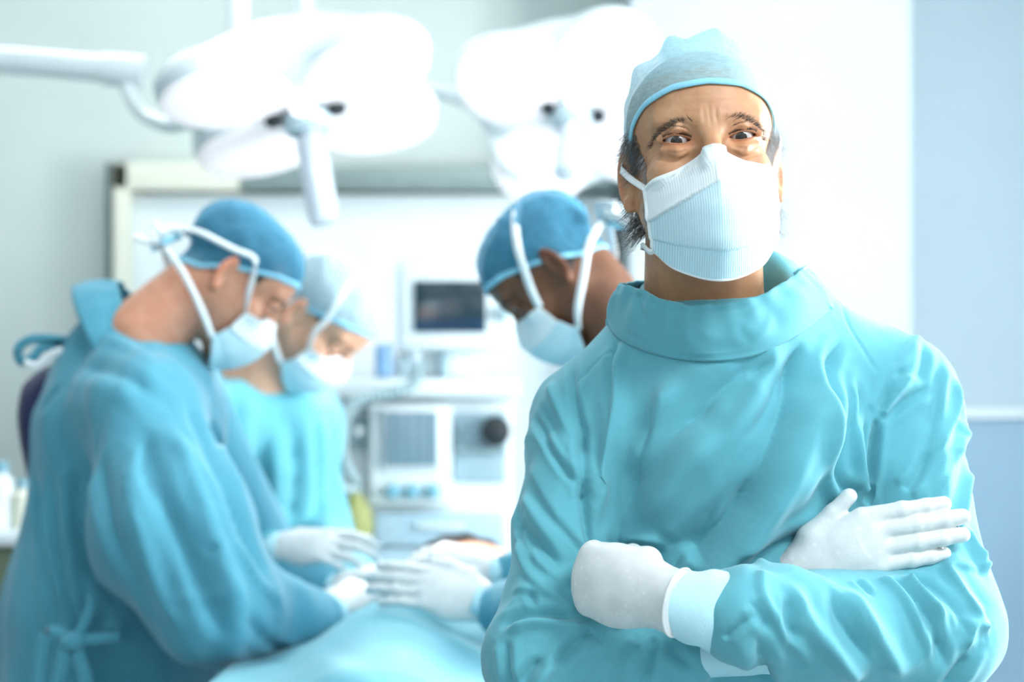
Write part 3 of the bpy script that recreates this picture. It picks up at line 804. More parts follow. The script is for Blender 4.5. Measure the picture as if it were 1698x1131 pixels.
# ------------------------------------------------------------------ anaesthesia machine and monitor
M_MACH = mat_simple('machine_plastic', srgb(220, 232, 236), 0.45, var=0.015, scale=5)
M_MACHB = mat_simple('machine_blue', srgb(176, 206, 222), 0.45, var=0.03, scale=5)
M_BAY = mat_simple('machine_bay', srgb(160, 188, 200), 0.5, var=0.03)
M_OLIVE = mat_simple('olive_rubber', srgb(150, 156, 96), 0.55, var=0.08)
M_HOSE = mat_simple('grey_hose', srgb(150, 176, 182), 0.4, var=0.04)
M_TEALK = mat_simple('knob_teal', srgb(120, 176, 196), 0.4, var=0.04)
def mat_screen():
    t = NT('ecg_screen')
    tc = t.node('ShaderNodeTexCoord'); sep = t.node('ShaderNodeSeparateXYZ'); t.link(tc.outputs['Generated'], sep.inputs[0])
    w = t.node('ShaderNodeTexWave'); w.wave_type = 'BANDS'; w.bands_direction = 'Z'; w.inputs['Scale'].default_value = 3.2; w.inputs['Distortion'].default_value = 1.2
    t.link(tc.outputs['Generated'], w.inputs['Vector'])
    base = t.ramp(sep.outputs[2], [(0.0, srgb(34, 62, 120)), (0.22, srgb(30, 56, 108)), (0.32, srgb(24, 50, 62)), (1.0, srgb(26, 56, 62))])
    tr = t.ramp(w.outputs['Fac'], [(0.90, (0, 0, 0, 1)), (0.98, (0.10, 0.20, 0.20, 1))])
    col = t.mix(1.0, base, tr, 'ADD')
    t.set(Base_Color=(0.01, 0.02, 0.03, 1), Roughness=0.15, Emission_Color=col, Emission_Strength=0.5); return t.m
M_SCREEN = mat_screen()
def mat_lcd():
    t = NT('ventilator_screen')
    tc = t.node('ShaderNodeTexCoord'); w = t.node('ShaderNodeTexWave'); w.bands_direction = 'X'; w.inputs['Scale'].default_value = 1.5
    t.link(tc.outputs['Generated'], w.inputs['Vector'])
    t.set(Base_Color=(0.1, 0.16, 0.2, 1), Roughness=0.2, Emission_Color=t.ramp(w.outputs['Fac'], [(0.2, srgb(104, 152, 180)), (0.8, srgb(160, 194, 210))]), Emission_Strength=0.45); return t.m
def rect(px0, py0, px1, py1, Y, Y2=None):
    a = P(px0, py1, Y); b = P(px1, py0, Y); return (a[0], Y, a[2]), (b[0], Y2 if Y2 else Y+0.1, b[2])
def build_machine():
    Y = 4.6
    r = empty('anaesthesia_machine', (P(705, 0, 4.8)[0], 4.85, 0)); tag(r, 'white anaesthesia machine with small blue-grey screen and knobs behind the table', 'medical machine')
    def bx(name, rc, mat, Y0, Y1, parent=r, bev=0.008):
        lo, hi = rect(*rc, Y0, Y1); return MB().box(lo, hi, bev).build(name, mat, parent)
    lo, hi = rect(560, 660, 850, 1000, 4.66, 5.15); MB().box((lo[0], 4.66, 0.14), (hi[0], 5.15, hi[2]), 0.01).build('cabinet', M_MACH, r)
    bx('worktop', (545, 628, 862, 660), M_MACH, 4.56, 5.17, bev=0.012)
    p = bx('ventilator_panel', (612, 668, 748, 838), M_MACH, 4.60, 4.68)
    bx('bezel', (630, 676, 734, 780), M_DOORW, 4.588, 4.61, p); sc = bx('screen', (640, 683, 725, 772), mat_lcd(), 4.578, 4.60, p, 0.002)
    for k, px in enumerate((652, 684, 718)):
        c = P(px, 815, 4.59); Mk = Matrix.Translation(Vector(c)) @ Matrix.Rotation(math.radians(90), 4, 'X')
        MB().lathe([(0.019, -0.012), (0.018, 0.006), (0.013, 0.016), (0.004, 0.018)], 20, Mk).build('knob', M_TEALK, p)
    c = P(597, 714, 4.64); Mk = Matrix.Translation(Vector(c)) @ Matrix.Rotation(math.radians(90), 4, 'X')
    g = MB().lathe([(0.034, -0.03), (0.034, 0.01), (0.028, 0.016), (0.026, 0.010), (0.004, 0.010)], 30, Mk).build('pressure_gauge', M_HOSE, r)
    MB().lathe([(0.012, 0.012), (0.01, 0.02), (0.003, 0.022)], 18, Mk).build('dial', M_WHITE, g)
    bx('bay', (752, 684, 840, 800), M_BAY, 4.645, 4.70); bx('bay_shelf', (752, 742, 840, 752), M_HOSE, 4.62, 4.70)
    c = P(822, 715, 4.6); MB().lathe([(0.03, -0.05), (0.036, -0.03), (0.036, 0.03), (0.028, 0.045), (0.01, 0.05)], 20, Matrix.Translation(Vector(c)) @ Matrix.Rotation(math.radians(90), 4, 'X')).build('vaporiser', M_BLACK, r)
    for k in range(3):
        d = bx('drawer', (620, 850+k*62, 838, 906+k*62), M_MACHB, 4.63, 4.68)
        lo, hi = rect(690, 870+k*62, 770, 878+k*62, 4.615, 4.635); MB().box(lo, hi, 0.003).build('drawer_handle', M_MACH, d)
    for sx in (570, 840):
        for yy in (4.72, 5.1):
            c = np.array([P(sx, 0, 4.66)[0], yy, 0.07]); MB().lathe([(0.02, -0.03), (0.065, -0.02), (0.07, 0), (0.065, 0.02), (0.02, 0.03)], 20, Matrix.Translation(Vector(c)) @ Matrix.Rotation(math.radians(90), 4, 'Y')).build('castor', M_BLACK, r)
    def bag(X, Yy, Z):
        c = P(590, 868, 4.55); d = d_ell(X, Yy, Z, c, (0.042, 0.04, 0.062)); c2 = P(590, 826, 4.55)
        return smin(d, d_rc(X, Yy, Z, c2, c, 0.014, 0.02), F(0.02))
    c = P(590, 868, 4.55); V, Fc = sdf_mesh(bag, axis((c[0]-0.08, c[0]+0.08, 0.006)), axis((4.48, 4.63, 0.006)), axis((c[2]-0.09, c[2]+0.11, 0.006)))
    new_mesh('breathing_bag', V, Fc, M_OLIVE, r)
    # corrugated hoses
    for pts in ([P(590, 800, 4.58), P(570, 760, 4.5), P(575, 690, 4.46), P(620, 655, 4.45), P(680, 640, 4.46), P(700, 605, 4.5)], [P(590, 815, 4.58), P(560, 800, 4.5), P(553, 720, 4.45), P(590, 665, 4.42), P(660, 652, 4.44)]):
        q = spline(pts, 120); rad = 0.012+0.0022*np.sin(np.arange(120)*1.6); MB().tube(q, rad, 10).build('hose', M_HOSE, r)
    # patient monitor on the worktop
    m = empty('patient_monitor', tuple(P(755, 628, 4.75))); tag(m, 'white patient monitor with a dark screen standing on the anaesthesia machine', 'monitor')
    bx('casing', (657, 432, 852, 582), M_MACH, 4.62, 4.80, m, 0.02); bx('screen', (687, 466, 806, 551), M_SCREEN, 4.612, 4.63, m, 0.002)
    zf = P(0, 628, 4.56)[2]; MB().box((P(700, 0, 4.7)[0], 4.68, zf+0.001), (P(800, 0, 4.7)[0], 4.80, zf+0.09), 0.01).build('foot', M_MACH, m)
    c = P(833, 520, 4.61); MB().lathe([(0.02, -0.02), (0.018, 0.006), (0.004, 0.01)], 18, Matrix.Translation(Vector(c)) @ Matrix.Rotation(math.radians(90), 4, 'X')).build('dial_knob', M_HOSE, m)
    # small things on the worktop
    def vial(px, h, rad, mat, label, lid):
        b = P(px, 628, 4.66); b[2] = P(0, 628, 4.56)[2]+0.001; o = empty('vial', tuple(b)); tag(o, label, 'vial', 'vials on the machine worktop')
        Mv = Matrix.Translation(Vector(b)); MB().lathe([(rad*0.95, 0), (rad, 0.004), (rad, h*0.7), (rad*0.6, h*0.82), (rad*0.6, h*0.86)], 18, Mv).build('bottle', mat, o)
        MB().lathe([(rad*0.68, h*0.85), (rad*0.7, h*0.99), (rad*0.6, h)], 18, Mv).build('lid', lid, o)
    vial(668, 0.062, 0.016, M_HOSE, 'grey-green vial leftmost on the machine worktop', M_BLACK)
    vial(688, 0.070, 0.018, M_LAMPG, 'pale vial between the grey-green and the dark one', M_WHITE)
    vial(738, 0.066, 0.017, M_BAY, 'blue-grey vial under the patient monitor', M_HOSE)
    tray = MB().box((P(622, 0, 4.62)[0], 4.6, P(0, 628, 4.56)[2]+0.001), (P(650, 0, 4.62)[0], 4.72, P(0, 570, 4.6)[2]), 0.012).build('blue_pouch', mat_simple('pouch_blue', srgb(120, 160, 200), 0.5), None)
    tag(tray, 'small blue pouch standing behind the middle surgeon', 'pouch')

# ------------------------------------------------------------------ side bench at far left
def build_bench():
    Y = 4.3; M_GRN = mat_simple('bench_green', srgb(92, 108, 88), 0.5, var=0.08); M_RED = mat_simple('bin_red', srgb(120, 40, 28), 0.45, var=0.1)
    x0, x1 = -1.75, P(58, 0, Y)[0]; zt = P(0, 884, Y)[2]
    r = empty('side_bench', ((x0+x1)/2, Y+0.2, 0)); tag(r, 'grey-green side bench with white top at the far left', 'bench')
    MB().box((x0, Y, zt-0.03), (x1, Y+0.5, zt), 0.006).build('worktop', M_MACH, r)
    MB().box((x0+0.02, Y+0.02, 0.45), (x1-0.03, Y+0.48, zt-0.03), 0.006).build('cabinet', M_GRN, r)
    for k in range(2):
        xa = x0+0.03+k*(x1-x0-0.07)/2; d = MB().box((xa, Y+0.002, 0.47), (xa+(x1-x0-0.09)/2, Y+0.02, zt-0.05), 0.004).build('cabinet_door', M_GRN, r)
        MB().box((xa+0.05, Y-0.012, zt-0.12), (xa+0.15, Y+0.004, zt-0.105), 0.004).build('handle', M_STEEL, d)
    for xx in (x0+0.05, x1-0.06):
        for yy in (Y+0.05, Y+0.45): MB().tube([(xx, yy, 0), (xx, yy, 0.46)], 0.018, 12).build('leg', M_STEEL, r)
    b = empty('waste_bin', (P(20, 0, 4.1)[0], 4.05, 0)); tag(b, 'dark red waste bin standing before the side bench', 'bin')
    Mb = Matrix.Translation((P(18, 0, 4.1)[0], 4.05, 0)); zt2 = P(0, 1052, 4.05)[2]
    MB().lathe([(0.11, 0), (0.13, 0.01), (0.15, zt2-0.05), (0.15, zt2-0.04)], 28, Mb).build('bucket', M_RED, b)
    MB().lathe([(0.158, zt2-0.045), (0.158, zt2-0.015), (0.10, zt2), (0.02, zt2+0.004)], 28, Mb).build('lid', M_RED, b)
    for px, h, mat, lab in ((2, 0.15, M_WHITE, 'white dispenser bottle on the side bench'), (38, 0.11, M_CREAM, 'cream jar on the side bench, beside the dispenser bottle')):
        q = P(px, 884, Y+0.12); q[2] = zt; o = empty('bottle', tuple(q)); tag(o, lab, 'bottle')
        Mv = Matrix.Translation(Vector(q)); MB().lathe([(0.028, 0), (0.03, 0.005), (0.03, h*0.7), (0.012, h*0.82), (0.012, h*0.86)], 20, Mv).build('body', mat, o)
        MB().lathe([(0.016, h*0.85), (0.016, h*0.98), (0.012, h)], 16, Mv).build('cap', M_TEALK, o)
# ------------------------------------------------------------------ the surgeon in front, arms folded
def build_subject():
    rng = np.random.RandomState(7); random.seed(7)
    root = empty('person', (0.21, 2.10, 0))
    tag(root, 'sharp foreground surgeon with folded arms, teal gown and white mask, facing the viewer', 'person')
    HM = place((0.197, 2.0, 1.663), roll=3.7, pitch=-7, yaw=0)
    nb0 = np.array(HM.inverted() @ Vector(P(1200, 600, 2.105))); nb0[0] = 0; nb0 = tuple(nb0)
    hf = head_fn(neck_b=nb0, neck_r=(59, 68))
    # ---------- head, neck and shoulders: one continuous body
    V, Fc = sdf_mesh(hf, axis((-160, -92, 4), (-92, 92, 1.15), (92, 160, 4)), axis((-128, -50, 1.1), (-50, 60, 2.2), (60, 125, 4)),
                     axis((-310, -190, 5), (-190, -60, 2.5), (-60, 62, 1.1), (62, 115, 2.5)))
    N = vnormals(V, Fc)
    def L(*p): return [np.array(q, float) for q in p]
    def onface(pts):  # (x, z) on the front of the face
        out = []
        for x, z in pts:
            ys = np.linspace(-130, 20, 400); d = hf(np.full(400, x, F), ys.astype(F), np.full(400, z, F)); k = np.argmax(d < 0); out.append(np.array([x, ys[k], z]))
        return out
    fl = []
    for s in (-1, 1):
        fl += [(onface([(s*17, 3), (s*24, 9), (s*34, 11), (s*44, 7), (s*51, 0)]), 1.1, 1.1, 'v', 0.25, 0.25),     # lid crease
               (onface([(s*18, -8), (s*26, -13), (s*36, -15), (s*46, -11)]), 1.3, 0.8, 'v', 0.3, 0.4),             # under eye
               (onface([(s*20, -14), (s*32, -21), (s*46, -20), (s*56, -15)]), 1.6, 0.7, 'v', 0.3, 0.4),
               (onface([(s*50, 0), (s*57, 3), (s*64, 8)]), 1.1, 0.6, 'v', 0.2, 0.6),                               # crow's feet
               (onface([(s*50, -3), (s*58, -5), (s*65, -8)]), 1.1, 0.6, 'v', 0.2, 0.6),
               (onface([(s*48, -8), (s*57, -12), (s*64, -18)]), 1.1, 0.5, 'v', 0.2, 0.6),
               (onface([(s*7, 8), (s*6, 18), (s*7, 30)]), 1.7, 0.9, 'v', 0.4, 0.5)]                                # frown lines
    fl += [(onface([(-40, 33), (-15, 31), (10, 32), (38, 35)]), 2.2, 0.35, 'v', 0.3, 0.3), (onface([(-36, 42), (0, 40), (36, 43)]), 2.2, 0.3, 'v', 0.3, 0.3),
           (onface([(2, 10), (1, 22), (3, 34)]), 2.5, 0.6, 'r', 0.4, 0.5)]
    D = fold_field(V, N, fl)
    V2 = V+N*D[:, None]
    x, y, z = V2.T; ax = np.abs(x)
    stub = np.clip((-62-z)/20, 0, 1)*np.clip((z+185)/30, 0, 1)*np.clip((30-y)/25, 0, 1)*0.55
    hairl = np.clip((z-66-0.0*y)/6+0.8*sm_noise(V2, 0.09, 3), 0, 1)*0.85
    hairl = np.maximum(hairl, np.clip((y-18)/8, 0, 1)*np.clip((z+62)/14, 0, 1)*(ax < 76.5))
    red = np.zeros(len(V2))
    for s in (-1, 1): red = np.maximum(red, 0.62*np.exp(-(((x-s*31)/19)**2+((z+1)/10.5)**2+((y+78)/15)**2)))  # lid redness, with shade around the eyes put into the skin colour
    red = np.maximum(red, 0.5*np.clip((ax-79)/5, 0, 1)*(np.abs(y-20) < 34))
    body = new_mesh('body', xf(HM, V2), Fc, M_SKIN, root, attrs={'stubble': stub, 'hairline': hairl, 'redden_shade': red})
    # ---------- eyes looking into the lens
    for s in (-1, 1):
        c = Vector(xf(HM, [[s*32.5, -69.5, 0]])[0])
        bm = bmesh.new(); bmesh.ops.create_uvsphere(bm, u_segments=40, v_segments=28, radius=0.0121)
        me = bpy.data.meshes.new('eyeball'); bm.to_mesh(me); bm.free(); me.materials.append(M_EYE)
        me.polygons.foreach_set('use_smooth', np.ones(len(me.polygons), bool))
        e = bpy.data.objects.new('eyeball', me); C.objects.link(e); e.parent = root; e.location = c-root.location
        e.rotation_euler = (Vector((0, 0, CAM_H))-c).to_track_quat('-Y', 'Z').to_euler()
        # lashes
        paths = []
        for k in range(80):
            u = -0.95+1.9*k/79; xx = 32.8+14.2*u; q = max(1-u*u, 0)
            zz = 3.5*q**0.75+1.1*u; p0 = onface([(s*xx, zz+0.9)])[0]
            o = np.array([s*(0.10+0.6*u), -0.8, 0.9+0.3*rng.rand()])*(3.4+1.2*rng.rand())
            paths.append([p0, p0+o*0.45+np.array([0, 0, -0.7]), p0+o*0.95+np.array([0, 0, 0.3])])
        for k in range(24):
            u = -0.85+1.8*k/23; xx = 32.8+14.2*u; q = max(1-u*u, 0)
            zz = -3.9*q**0.85+1.1*u; p0 = onface([(s*xx, zz-0.9)])[0]
            paths.append([p0, p0+np.array([s*0.3*u, -1.0, -0.6]), p0+np.array([s*0.9*u, -1.5, -2.0])])
        strands(paths, 0.22, 'eyelashes', M_HAIR_D, root, HM)
        # brow
        paths = []
        for k in range(430):
            t = rng.rand(); b = spline([(15, 9.5), (25, 13.5), (36, 14.5), (48, 9.5), (58, -0.5)], 41)[int(t*40)]
            wd = 4.6*(1-0.5*t); p = np.array([s*(b[0]+rng.normal()*0.5), b[1]+rng.uniform(-wd, wd)])
            p0 = onface([p])[0]; dr = np.array([s*(0.35+0.7*t), 0.25*t, (0.9-1.2*t)+rng.normal()*0.25]); dr /= np.linalg.norm(dr)
            ln = rng.uniform(5, 9)*(1-0.2*t)
            paths.append([p0+np.array([0, 0.3, 0]), p0+dr*ln*0.5+np.array([0, -0.8, 0]), p0+dr*ln+np.array([0, -0.5, 0])])
        strands(paths, 0.17, 'eyebrow', M_BROW, root, HM)
    # ---------- grey hair showing under the cap, behind the ears and along the jaw
    def root_pts(n, f): 
        out = []
        while len(out) < n: out.append(f())
        return out
    hf_noear = head_fn(eyes=False, ears=False, neck_b=nb0, neck_r=(59, 68))
    ta = np.linspace(0.9, 2.4, 61); tz = np.linspace(-100, 40, 57); AA, ZZ = np.meshgrid(ta, tz, indexing='ij')
    dd = np.stack([np.sin(AA), -np.cos(AA), 0*AA], -1).reshape(-1, 3)
    tab = radial(hf_noear, np.stack([0*ZZ, 10+0*ZZ, ZZ], -1).reshape(-1, 3), dd).reshape(AA.shape)
    def surf(az, z):
        a = abs(az); i = min(max((a-0.9)/1.5*60, 0), 59.999); j = min(max((z+100)/140*56, 0), 55.999); i0, j0 = int(i), int(j)
        r = tab[i0, j0]*(1-i+i0)*(1-j+j0)+tab[i0+1, j0]*(i-i0)*(1-j+j0)+tab[i0, j0+1]*(1-i+i0)*(j-j0)+tab[i0+1, j0+1]*(i-i0)*(j-j0)
        return np.array([math.sin(az)*r, 10-math.cos(az)*r, z])
    for s in (-1, 1):
        paths = []
        for k in range(520):    # temple and above the ear
            a = rng.uniform(1.02, 1.75); zz = rng.uniform(-14, 30) if a > 1.25 else rng.uniform(-8, 20)
            p = surf(s*a, zz); out = np.array([s*0.55, 0.55, -0.75])+rng.normal(size=3)*0.22; ln = rng.uniform(10, 24)
            paths.append([p, p+out*ln*0.4+np.array([s*1.2, 0, 0]), p+out*ln*0.75+np.array([s*1.0, 2, -1]), p+out*ln+np.array([s*(1+5*rng.rand()), 4*rng.rand(), 3*rng.rand()-1])])
        for k in range(420):    # behind and below the ear
            a = rng.uniform(1.75, 2.3); zz = rng.uniform(-72, -30)
            p = surf(s*a, zz); ln = rng.uniform(14, 30); cu = rng.uniform(-1, 1)
            out = np.array([s*0.75, 0.1, -0.75])+rng.normal(size=3)*0.2
            paths.append([p, p+out*ln*0.4+np.array([s*2, 0, 0]), p+out*ln*0.75+np.array([s*3, 0, -2]), p+out*ln*0.9+np.array([s*(4+6*rng.rand()), -2, 2+5*cu])])
        strands(paths, 0.22, 'hair', M_HAIR_G if s < 0 else M_HAIR, root, HM)  # blown rim light put into the paler hair on picture right
        paths = []
        for k in range(520):    # sideburn and jaw
            zz = rng.uniform(-92, -2); a = rng.uniform(1.0, 1.22)+0.08*(zz < -45)
            p = surf(s*a, zz); out = np.array([s*0.5, -0.1, -0.9])+rng.normal(size=3)*0.3; ln = rng.uniform(4, 9)
            paths.append([p, p+out*ln*0.5+np.array([s*1, 0, 0]), p+out*ln+np.array([s*0.6, 0, -0.5])])
        strands(paths, 0.17, 'sideburn', M_HAIR, root, HM)
    # ---------- cap
    def hem(a):
        q = np.abs(((a+math.pi) % (2*math.pi))-math.pi)
        return np.interp(q, np.radians([0, 20, 40, 60, 78, 95, 130, 180]), [52, 49.5, 40, 24, 6, -10, -38, -48])
    def puff(a, t, d):
        p = d*60; q = np.abs(((a+math.pi) % (2*math.pi))-math.pi)
        w = 2.2*np.sin(math.pi*min(t*1.05, 1))*(0.6+0.5*np.sin(a*2+1))
        w = w+1.3*t*(1-t)*4*sm_noise(p, 0.22, 11)*1.0+1.1*t*np.abs(sm_noise(p, 0.4, 12))
        w = w+12*np.clip((t-0.35)/0.5, 0, 1)*(1-0.35*np.clip(d[:, 1]*2, 0, 1))
        # gathered ridges at the crown
        for bx, by, bz, hgt, sg in ((-16, -20, 55, 6.5, 6), (13, -16, 57, 6.5, 8), (28, -12, 52, 4, 7), (-40, -10, 44, 3.5, 7), (2, 12, 58, 5, 9), (42, -8, 42, 3, 6)):
            r2 = (p[:, 0]-bx)**2+(p[:, 1]-by)**2*0.25+(p[:, 2]-bz)**2; w = w+1.9*hgt*np.exp(-r2/(2*sg*sg*0.7))
        return w
    cap, edge = build_cap(hf_noear, HM, root, M_CAP, hem, puff, seg=220, rows=90)
    # ---------- mask
    top = [(-65, -42), (-44, -36), (-22, -27.5), (-6, -19.5), (0, -17.5), (7, -19.5), (22, -25), (44, -32), (64, -37)]
    bot = [(-61, -104), (-41, -128), (0, -144), (40, -131), (63, -104)]
    mask, MP = build_mask(hf, HM, root, top, bot, [(0, -111.5), (0.07, -119), (0.15, -127), (0.25, -133), (0.5, -131), (0.75, -117), (1, -84)], [(0, -50), (0.5, -52), (1, -42)], nu=121, nv=101, gap=1.5)
    # stitched borders
    for rowpts, w in ((MP[0], 0.0052), (MP[-1], 0.0045)):
        q = xf(HM, rowpts[::6]+np.array([0, -0.6, 0])); ribbon(q, w, 0.0016, (0, 0, 1), mask, M_WHITE, 'edge_binding', n=60)
    for col, s in ((MP[:, 0], -1), (MP[:, -1], 1)):
        q = xf(HM, col[::6]+np.array([s*0.5, -0.8, 0])); ribbon(q, 0.0065, 0.0018, (1, 0.3, 0), mask, M_WHITE, 'side_binding', n=40)
    a, b = MP[0, 0], MP[0, -1]
    ribbon(xf(HM, [a+(1, 0, -1), (-75.5, -26, -28), (-82, 0, -14), (-84, 12, -7), (-79, 32, 2), (-66, 76, 12), (0, 110, 16)]), 0.0066, 0.0011,
           [(0.7, 0.1, 0.7), (0.7, 0.1, 0.7), (0.6, 0.1, 0.8), (0.2, 0, 1), (0, 0, 1), (0, 0, 1), (0, 0, 1)], mask, M_WHITE, 'strap', n=60)
    ribbon(xf(HM, [b+(0, 0, 0), b+(5, 10, 12), (78, -18, 2), (82, 4, 14), (82, 30, 20), (62, 80, 22), (0, 109, 22)]), 0.0062, 0.0011,
           [(0.9, 0.2, 0.2), (0.9, 0.3, 0.2), (0.5, 0.3, 1), (0, 0, 1), (0, 0, 1), (0, 0, 1), (0, 0, 1)], mask, M_WHITE, 'strap', n=60)
    for s, a in ((-1, MP[-1, 0]), (1, MP[-1, -1])):
        ribbon(xf(HM, [a, a+(s*3, 18, 2), (s*66, 20, -88), (s*60, 60, -84), (0, 96, -84)]), 0.006, 0.0011, (0, 0, 1), mask, M_WHITE, 'strap', n=40)
    # ---------- gown
    sR, eR, wR = P(975, 712, 2.09), P(906, 1094, 2.0), P(1308, 1066, 1.985)     # his right arm, picture left
    sL, eL, wL = P(1484, 668, 2.10), P(1560, 1040, 2.0), P(1225, 1022, 1.872)   # his left arm, picture right
    cR = wR+(eR-wR)*0.47
    def gown(x, y, z):
        d = d_ell(x, y, z, P(1212, 850, 2.13), (0.176, 0.132, 0.30))
        d = smin(d, d_ell(x, y, z, P(1205, 760, 2.105), (0.172, 0.125, 0.17)), F(0.06))
        d = smin(d, d_rc(x, y, z, P(1030, 715, 2.12), P(1440, 685, 2.12), 0.078, 0.082), F(0.05))
        d = smin(d, d_rc(x, y, z, P(1198, 570, 2.075), P(985, 700, 2.11), 0.080, 0.052), F(0.03))
        d = smin(d, d_rc(x, y, z, P(1205, 562, 2.075), P(1478, 645, 2.11), 0.080, 0.054), F(0.03))
        d = smin(d, d_rc(x, y, z, P(1198, 590, 2.06), P(1196, 720, 2.06), 0.082, 0.10), F(0.05))
        # skirt
        sk = d_rc(x, (y-F(2.13))*F(1.25)+F(2.13), z, (0.225, 2.13, 1.12), (0.225, 2.13, 0.42), 0.172, 0.25)
        sk = np.maximum(sk, F(0.40)-z)
        d = smin(d, sk, F(0.06))
        ar = smin(d_rc(x, y, z, sR, eR, 0.060, 0.056), d_rc(x, y, z, eR, cR, 0.058, 0.046), F(0.035))
        al = smin(d_rc(x, y, z, sL, eL, 0.060, 0.058), d_rc(x, y, z, eL, wL, 0.058, 0.046), F(0.035))
        al = smin(al, d_rc(x, y, z, P(1545, 1080, 1.99), P(1330, 1060, 1.92), 0.05, 0.04), F(0.03))
        # sleeve blends at the shoulder, sharp against the chest lower down
        kz = np.clip((z-F(1.30))/F(0.12), 0, 1)*F(0.03)+F(0.008)
        d = smax(d, -d_rc(x, y, z, P(1188, 380, 2.06), P(1196, 530, 2.07), 0.080, 0.072), F(0.012))
        d = smin(d, ar, kz); d = smin(d, al, kz)
        return d
    X0, X1 = -0.07, 0.55
    V, Fc = sdf_mesh(gown, axis((X0, X1, 0.0024)), axis((1.76, 2.06, 0.0027), (2.06, 2.42, 0.008)), axis((0.36, 1.08, 0.014), (1.08, 1.60, 0.0024)))
    N = vnormals(V, Fc)
    bvh = bvh_of(V, Fc)
    FO = []
    def fo(pts, w, a, kind='v', t0=0.25, t1=0.25):
        q = cast_line(bvh, pts)
        if len(q) >= 2: FO.append((q, w*0.001, min(a*0.0040, w*0.0015) if kind != 'n' else a*0.0016, kind, t0, t1))
    # chest: long soft diagonals falling to picture left from the left shoulder
    fo([(1330, 560), (1290, 700), (1225, 830), (1140, 925)], 15, 5.5, 'v', 0.15, 0.05)
    fo([(1375, 600), (1330, 720), (1262, 850), (1180, 960)], 22, 6.0, 'b', 0.2, 0.2)
    fo([(1290, 590), (1230, 640), (1150, 690), (1080, 760)], 16, 4.0, 'v', 0.15, 0.4)
    fo([(1255, 610), (1200, 650), (1150, 685)], 8, 3.0, 's', 0.2, 0.4)
    fo([(1345, 640), (1290, 740), (1210, 840)], 14, 3.4, 'b', 0.3, 0.4)
    fo([(1220, 800), (1170, 880), (1130, 930)], 7, 3.4, 's', 0.5, 0.0)
    fo([(1100, 640), (1060, 760), (1030, 880)], 20, 4.0, 'v', 0.3, 0.4)
    fo([(1020, 560), (1017, 640), (1018, 700), (1000, 790)], 6, 4.0, 'v', 0.15, 0.5)
    fo([(1026, 560), (1024, 650), (1016, 730), (990, 830), (970, 900)], 9, 4.5, 'b', 0.2, 0.3)
    fo([(1400, 560), (1375, 600), (1368, 650), (1378, 720), (1385, 790), (1420, 830)], 6.5, 3.6, 'v', 0.2, 0.1)
    fo([(1415, 600), (1412, 700), (1425, 780), (1440, 825)], 9, 3.2, 'b', 0.3, 0.1)
    fo([(1352, 640), (1356, 720), (1366, 790), (1400, 840)], 10, 3.0, 'b', 0.3, 0.2)
    fo([(1440, 660), (1432, 740), (1430, 810)], 5, 2.6, 'v', 0.4, 0.05)
    fo([(1420, 620), (1420, 680), (1410, 720)], 5, 1.8, 'v', 0.4, 0.4)
    fo([(1395, 610), (1372, 700), (1330, 800), (1290, 870)], 13, 4.0, 'b', 0.3, 0.3)
    fo([(1200, 700), (1130, 790), (1060, 870)], 16, 3.4, 'b', 0.3, 0.3)
    fo([(1120, 620), (1085, 700), (1040, 800)], 12, 3.0, 'b', 0.3, 0.3)
    fo([(1310, 600), (1262, 690), (1200, 770)], 9, 2.2, 'v', 0.3, 0.5)
    # pull towards the folded arms
    fo([(1010, 915), (1060, 890), (1120, 905)], 9, 3.2, 'b', 0.3, 0.4)
    fo([(1230, 935), (1290, 905), (1370, 880)], 9, 4.0, 'v', 0.2, 0.2)
    fo([(1260, 945), (1320, 925), (1370, 905)], 7, 3.5, 'b', 0.2, 0.2)
    # his right shoulder and sleeve (picture left)
    fo([(948, 600), (952, 650), (962, 710), (966, 760)], 4.5, 3.0, 'v', 0.3, 0.1)
    fo([(975, 690), (968, 740), (966, 800), (966, 830)], 4.5, 3.6, 'v', 0.3, 0.05)
    fo([(880, 640), (912, 690), (940, 745), (962, 815)], 4.0, 3.0, 's', 0.2, 0.1)
    fo([(905, 620), (930, 680), (950, 735)], 6, 2.4, 'b', 0.3, 0.3)
    fo([(868, 672), (900, 710), (925, 760), (960, 812)], 3.6, 2.6, 'v', 0.2, 0.1)
    fo([(910, 720), (935, 770), (965, 825)], 5, 3.4, 's', 0.2, 0.05)
    fo([(848, 700), (875, 770), (915, 850), (960, 905), (975, 925)], 6, 3.6, 's', 0.2, 0.1)
    fo([(842, 740), (862, 800), (900, 870), (940, 920)], 8, 2.6, 'b', 0.3, 0.3)
    fo([(826, 812), (850, 850), (890, 900), (935, 945)], 5, 3.2, 'v', 0.1, 0.2)
    fo([(835, 850), (850, 900), (880, 960), (920, 1000)], 6, 2.6, 's', 0.2, 0.3)
    fo([(862, 830), (866, 890), (890, 930)], 4, 1.8, 'v', 0.3, 0.4)
    fo([(890, 895), (892, 935), (940, 980), (950, 1010)], 4.5, 2.4, 's', 0.2, 0.2)
    fo([(845, 985), (880, 985), (920, 995), (955, 1020)], 5, 3.4, 's', 0.3, 0.1)
    fo([(828, 1042), (860, 1025), (905, 1020), (950, 1030)], 5, 3.6, 'v', 0.2, 0.1)
    fo([(840, 1050), (885, 1035), (940, 1040), (985, 1050)], 6, 3.0, 'b', 0.2, 0.3)
    fo([(878, 985), (892, 1010)], 3.5, 1.5, 'v', 0.3, 0.3)
    fo([(985, 1045), (950, 1070), (930, 1095), (915, 1131)], 6, 3.2, 'v', 0.1, 0.4)
    fo([(905, 1090), (880, 1110), (860, 1140)], 6, 2.2, 'v', 0.3, 0.3)
    fo([(930, 1095), (900, 1120), (890, 1150)], 7, 2.6, 'b', 0.3, 0.3)
